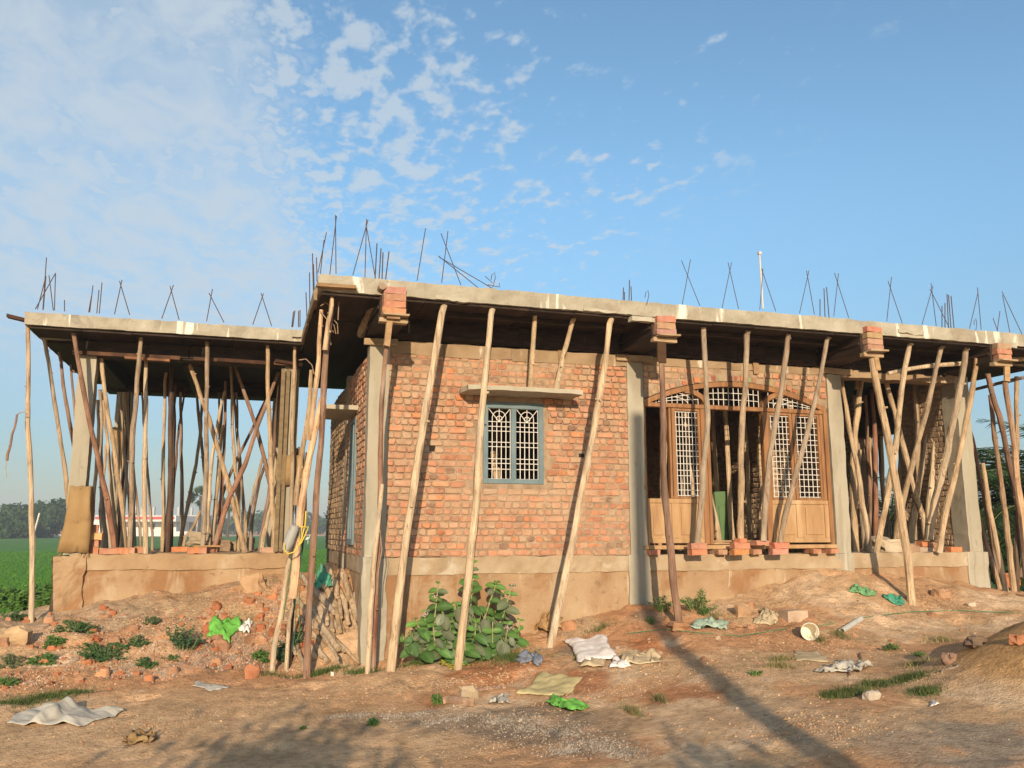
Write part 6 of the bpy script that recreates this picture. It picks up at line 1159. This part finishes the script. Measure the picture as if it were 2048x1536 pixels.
# palms to the right of the porch
def palm(label, x, y, th, fl, nf, seed, lean=0.0, name='palm_tree', leafw=.028, droop=1.0, nl=34, zb=0.3, col=(.05, .10, .035)):
    rg = random.Random(seed); e = empty(name, (x, y, zb)); tag(e, label, 'palm tree', None); t = MB(); n = 10
    Q = [(x + lean * (i / n) ** 2, y, zb - .2 + th * i / n) for i in range(n + 1)]; t.tube(Q, [.16 * (1 - .3 * i / n) * (1.1 if i % 2 else .95) for i in range(n + 1)], 10, rough=.08); t.build('trunk', MAT['bark'], e)
    top = np.array(Q[-1])
    for k in range(nf):
        f = MB(); a = 2.399 * k + rg.uniform(-.2, .2); el0 = math.radians(78 - 100 * (k / nf) ** .9); L = fl * rg.uniform(.85, 1.1); m = 12; R = [top]; el = el0; step = L / m
        for i in range(m):
            R.append(R[-1] + np.array([math.cos(a) * math.cos(el), math.sin(a) * math.cos(el), math.sin(el)]) * step); el -= droop * rg.uniform(.08, .13)
        f.tube(R, [.02 * (1 - .85 * i / m) for i in range(m + 1)], 5, col=(.16, .18, .07)); g = rg.uniform(.75, 1.2)
        for i in range(nl):
            u = .12 + .88 * i / nl; j = min(m - 1, int(u * m)); p = R[j] + (R[j + 1] - R[j]) * (u * m - j); tt = R[j + 1] - R[j]; tt /= np.linalg.norm(tt); side = np.cross(tt, [0, 0, 1]); side /= np.linalg.norm(side) + 1e-9; ll = fl * .24 * math.sin(math.pi * (u * .85 + .12)) + .06
            for s in (-1, 1):
                d = side * s * .8 + tt * .55 + np.array([0, 0, -.25 + rg.uniform(-.2, .25)]); d /= np.linalg.norm(d); q = p + d * ll; c = tuple(v * g * rg.uniform(.7, 1.3) for v in col)
                wv = np.cross(d, [0, 0, 1]); wv = wv / (np.linalg.norm(wv) + 1e-9) * leafw / 2; mid = p + d * ll * .45; f.add([p, mid + wv, q + np.array([0, 0, -.06 * ll]), mid - wv], [(0, 1, 2, 3)], 0, c)
        f.build('frond', MAT['weed'], e)
palm('bushy dark palm behind the props right of the last column, nearest', 13.9, 12.2, 1.8, 2.4, 46, 3, zb=.3, nl=44, leafw=.035)
palm('bushy dark palm at the right edge of the picture', 15.1, 12.0, 2.0, 2.7, 46, 4, zb=.3, nl=44, leafw=.035)
palm('short palm seen through the gap at the back of the porch', 15.2, 17.6, 2.0, 2.6, 30, 5, zb=.0, leafw=.035)
palm('tall dark palm standing behind the two bushy ones', 17.6, 15.5, 2.2, 2.8, 30, 6, zb=.0, leafw=.04)
weed('undergrowth', 'dark green undergrowth below the palms right of the last column', 2025, 1170, 150, 60, (.045, .10, .03), 80, 34, .10, .05, None, Y=11.8, seed=90)
weed('undergrowth', 'dark green undergrowth further back between the palms', 1990, 1150, 240, 80, (.04, .085, .03), 90, 34, .14, .07, None, Y=15.5, seed=91)
rock('orange brick heap piece between the right edge props', 2030, 1172, 30, 24, BR[7], Y=10.2); rock('dark stone beside the right edge props', 2040, 1150, 26, 16, (.2, .14, .1), Y=10.6)
# ------------------------------------------------------------------ far things beyond the field
def far_tree(label, px, H, D, w, seed, name='broadleaf_tree', col=(.045, .095, .025), group='trees along the far edge of the field', n=900, base=.12):
    r = ray(px, 1062); r = r / (r @ fw); x, y = r[0] * D, r[1] * D; H *= .88; rg = random.Random(seed); e = empty(name, (x, y, 0)); tag(e, label, 'tree', group)
    t = MB(); 
    for k in range(4): a = rg.uniform(0, 6.28); t.tube([(x, y, -.2), (x + .02 * H * math.cos(a), y, H * .25), (x + w * .25 * math.cos(a), y + w * .25 * math.sin(a), H * .62)], [H * .03, H * .022, H * .008], 6)
    t.build('trunk', MAT['bark'], e); c = MB(); bl = [(rg.uniform(-.34, .34) * w, rg.uniform(-.3, .3) * w, H * rg.uniform(base + .2, .82), rg.uniform(.18, .32) * w) for _ in range(9)]
    for _ in range(n):
        bx, by, bz, br = rg.choice(bl); v = np.array([rg.gauss(0, 1), rg.gauss(0, 1), rg.gauss(0, 1)]); v /= np.linalg.norm(v); q = br * rg.random() ** .4; p = np.array([x + bx, y + by, bz]) + v * q * np.array([1, 1, .8]); p[2] = max(p[2], H * base * .4); s = w * rg.uniform(.03, .06); g = rg.uniform(.6, 1.2)
        a = np.array([rg.gauss(0, 1), rg.gauss(0, 1), rg.gauss(0, 1)]); a /= np.linalg.norm(a); b = np.cross(a, v); b /= np.linalg.norm(b) + 1e-6; c.add([p - a * s, p - b * s * .7, p + a * s, p + b * s * .7], [(0, 1, 2, 3)], 0, tuple(q_ * g for q_ in col))
    c.build('crown', MAT['weed'], e)
FT = [(10,8.5,185,11,'round dark tree at the left picture edge'),(30,9.6,190,10,'tree with a thin raised top near the left edge'),(52,7.2,170,10,'low dense tree left of the far left prop'),(62,7.5,180,9,'dense tree right behind the far left prop'),(86,9.4,178,9,'tall dark tree right of the far left prop'),(100,5.6,175,9,'low bush tree right of the tall dark one'),(120,6.0,260,9,'paler distant tree beside the left portico column'),(20,4.5,160,9,'low green bush tree at the left edge of the field')]
for i, (px, H, D, w, lab) in enumerate(FT): far_tree(lab, px, H, D, w, 100 + i, n=2200, base=.02, col=(.035, .075, .022))
for i, (px, H, w) in enumerate([(352,4.2,11),(372,4.5,12),(432,5,14),(450,5.5,13),(470,6,15),(486,6.5,15),(505,8.5,17),(518,9,16),(536,7.5,15),(552,7,16),(630,5.5,14),(642,6,13),(655,6.5,15),(618,4.6,12)]): far_tree('hazy tree in the distant line seen between portico and house' if i % 2 else 'hazy tree in the distant line behind the portico props', px, H * 1.2, 300 + (i * 37) % 70, w, 200 + i, group='hazy trees on the horizon behind the portico' if not i % 2 else 'hazy trees on the horizon', n=420)
def far_palm(label, px, ytop, D, seed, R=2.2, k=60):
    r = ray(px, 1062); r = r / (r @ fw); x, y = r[0] * D, r[1] * D; H = 1.6 + (1060 - ytop) / 1725 * D; rg = random.Random(seed); e = empty('fan_palm', (x, y, 0)); tag(e, label, 'palm tree', 'tall fan palms beyond the field'); t = MB(); t.tube([(x, y, -.2), (x + .1, y, H * .5), (x, y, H - R * .6)], [.32, .24, .22], 7); t.build('trunk', MAT['bark'], e); c = MB(); top = np.array([x, y, H - R * .7])
    for _ in range(k):
        v = np.array([rg.gauss(0, 1), rg.gauss(0, 1), rg.gauss(.15, .8)]); v /= np.linalg.norm(v); s = np.cross(v, [rg.gauss(0, 1), rg.gauss(0, 1), rg.gauss(0, 1)]); s /= np.linalg.norm(s); g = rg.uniform(.7, 1.4)
        for q in (-.5, -.25, 0, .25, .5): d = v + s * q; d /= np.linalg.norm(d); w = np.cross(d, [0, .3, 1]); w = w / np.linalg.norm(w) * R * .07; c.add([top + v * R * .35, top + v * R * .45 + d * R * .25 + w, top + v * R * .3 + d * R * .68, top + v * R * .45 + d * R * .25 - w], [(0, 1, 2, 3)], 0, (.06 * g, .10 * g, .035 * g))
    c.build('crown', MAT['weed'], e)
far_palm('tall fan palm seen between the portico props', 397, 976, 150, 1, 2.2); far_palm('second fan palm half hidden behind the portico diagonal', 455, 992, 160, 2, 1.9); far_palm('small distant fan palm between portico and house', 616, 1026, 330, 3, 2.4)
far_palm('second small distant fan palm close to the side wall', 632, 1030, 340, 4, 2.2)
def at(px, D): r = ray(px, 1062); r = r / (r @ fw); return r[0] * D, r[1] * D
def far_box(mb, px0, px1, y0, y1, D, thick=6, mi=0):
    xa, ya = at(px0, D); xb, yb_ = at(px1, D); z0 = max(-.3, 1.6 + (1060 - y0) / 1725 * D) if y0 < 1071 else -.3; z1 = 1.6 + (1060 - y1) / 1725 * D; dx, dy = math.sin(YAW) * thick, math.cos(YAW) * thick
    mb.add([(xa, ya, z0), (xb, yb_, z0), (xb + dx, yb_ + dy, z0), (xa + dx, ya + dy, z0), (xa, ya, z1), (xb, yb_, z1), (xb + dx, yb_ + dy, z1), (xa + dx, ya + dy, z1)], [(3, 2, 1, 0), (4, 5, 6, 7), (0, 1, 5, 4), (1, 2, 6, 5), (2, 3, 7, 6), (3, 0, 4, 7)], mi)
bx = empty('white_hall', (*at(290, 225), 0)); tag(bx, 'long low white building with a red striped parapet far across the field', 'building')
mb = MB(); far_box(mb, 185, 352, 1075, 1041, 225, 9); far_box(mb, 200, 385, 1075, 1063, 222, 2.5); mb.build('wall', MAT['white_paint'], bx)
mb = MB(); far_box(mb, 188, 350, 1043, 1031, 220, 14); mb.build('roof', MAT['white_paint'], bx); mb = MB(); far_box(mb, 188, 346, 1038, 1033, 219.6, .3); mb.build('stripe', MAT['red_paint'], bx)
for px in (212, 236, 300, 322): mb = MB(); far_box(mb, px, px + 8, 1058, 1047, 224.8, .2); mb.build('window', MAT['far_dark'], bx)
by_ = empty('grey_house', (*at(375, 235), 0)); tag(by_, 'low grey building with starter columns on its roof right of the white one', 'building')
mb = MB(); far_box(mb, 346, 400, 1075, 1030, 235, 9); mb.build('wall', MAT['grey_paint'], by_)
for px in (265, 278, 302, 352, 378): mb = MB(); far_box(mb, px, px + 4, 1031, 1012 + (px % 5), 236, .7); mb.build('roof_column', MAT['grey_paint'], by_)
mb = MB(); far_box(mb, 356, 366, 1064, 1052, 234.8, .2); far_box(mb, 384, 392, 1064, 1052, 234.8, .2); mb.build('window', MAT['far_dark'], by_)
bz = empty('far_shed', (*at(112, 240), 0)); tag(bz, 'small pale roofed shed under the trees at the left', 'shed'); mb = MB(); far_box(mb, 92, 124, 1073, 1066, 215, 5); mb.build('wall', MAT['grey_paint'], bz); mb = MB(); far_box(mb, 90, 125, 1066, 1063, 214, 7); mb.build('roof', MAT['plaster'], bz)
bw = empty('far_house', (*at(95, 300), 0)); tag(bw, 'pale house top showing above the trees beside the left portico column', 'house'); mb = MB(); far_box(mb, 90, 108, 1075, 1034, 300, 8); mb.build('wall', MAT['white_paint'], bw); mb = MB(); far_box(mb, 89, 109, 1036, 1034, 299.7, 9); mb.build('roof', MAT['grey_paint'], bw)
# leaning pale pole in the field, an egret
a, b = onY(64, 1062, 105), onY(79, 1026, 105); mb = MB(); mb.tube([np.array([a[0], a[1], 0]), b], .09, 6, col=(.7, .68, .62)); thing_mesh(mb, 'leaning_post', MAT['rock'], 'thin white leaning post in the field right of the far left prop', 'post', (a[0], a[1], 0))
x, y = at(616, 95); mb = MB(); mb.tube([(x - .28, y, .52), (x - .12, y, .60), (x, y, .72), (x + .1, y, .70), (x + .17, y, .62)], [.02, .09, .14, .10, .04], 8); mb.tube([(x + .12, y, .68), (x + .22, y, .85), (x + .15, y, 1.0), (x + .22, y, 1.08)], [.05, .03, .025, .035], 6); mb.tube([(x + .24, y, 1.08), (x + .40, y, 1.04)], [.02, .005], 5); mb.tube([(x, y, 0), (x, y, .6)], .015, 5); mb.tube([(x + .08, y, 0), (x + .06, y, .6)], .015, 5)
thing_mesh(mb, 'egret', MAT['white_paint'], 'white egret standing in the rice field between portico and house', 'bird', (x, y, 0), smooth=True)
# electricity pole behind the viewer, whose shadow crosses the yard, and a small tree beside it
pd = np.array([4.58, 9.55]) - np.array([math.sin(SUN_AZ), math.cos(SUN_AZ)]) * 13.0
ep = empty('electricity_pole', (pd[0], pd[1], 0)); tag(ep, 'concrete electricity pole standing behind the viewer, casting the long shadow across the yard', 'pole'); mb = MB(); mb.tube([(pd[0], pd[1], -.3), (pd[0], pd[1], 6.75)], [.11, .09], 10); mb.build('shaft', MAT['concrete'], ep)
def shade_tree(label, gx, gy, D, w, h0, h1, seed, n=1500):
    """real tree standing behind the viewer whose crown shades the spot (gx, gy)"""
    rg = random.Random(seed); x, y = gx - math.sin(SUN_AZ) * D, gy - math.cos(SUN_AZ) * D; e = empty('small_tree', (x, y, 0)); tag(e, label, 'tree'); t = MB(); t.tube([(x, y, -.1), (x + .05, y, h0 * .7), (x, y, (h0 + h1) / 2)], [.1, .08, .04], 8)
    for k in range(6): a = rg.uniform(0, 6.28); t.tube([(x, y, h0 * .6), (x + w * .3 * math.cos(a), y + w * .3 * math.sin(a), (h0 + h1) / 2)], [.04, .015], 5)
    t.build('trunk', MAT['bark'], e); c = MB()
    for _ in range(n):
        v = np.array([rg.gauss(0, .33), rg.gauss(0, .33), rg.gauss(0, .3)]); p = np.array([x, y, (h0 + h1) / 2]) + v * np.array([w, w, (h1 - h0)]) * (1 + .3 * math.sin(5 * math.atan2(v[1], v[0]))) * .75; leaf(c, p, RNG.normal(size=3), (0, 0, 1), .16, .08, (.06, .12, .03), .1, .2, 2)
    c.build('crown', MAT['weed'], e)
te = math.tan(SUN_EL)
shade_tree('small leafy tree behind the viewer shading the lower left of the yard', .25, 6.1, 7, 1.35, 7 * te - .6, 7 * te + .4, 5, 1300)
shade_tree('small leafy tree behind the viewer shading the lower middle of the yard', 2.75, 4.6, 7, .7, 7 * te - .4, 7 * te + .4, 6, 500)
# ------------------------------------------------------------------ the hazy air
m = bpy.data.materials.new('haze'); m.use_nodes = True; nt = m.node_tree; nt.nodes.clear(); o_ = nt.nodes.new('ShaderNodeOutputMaterial'); v_ = nt.nodes.new('ShaderNodeVolumePrincipled')
v_.inputs['Color'].default_value = (.80, .88, 1, 1); v_.inputs['Density'].default_value = HAZE; v_.inputs['Anisotropy'].default_value = 0.0; nt.links.new(v_.outputs[0], o_.inputs['Volume'])
mb = MB(); mb.box((-950, -90, -1.5), (1200, 1600, 30)); hz = mb.build('haze', m); tag(hz, 'thin morning haze over the field', 'haze', kind='stuff')
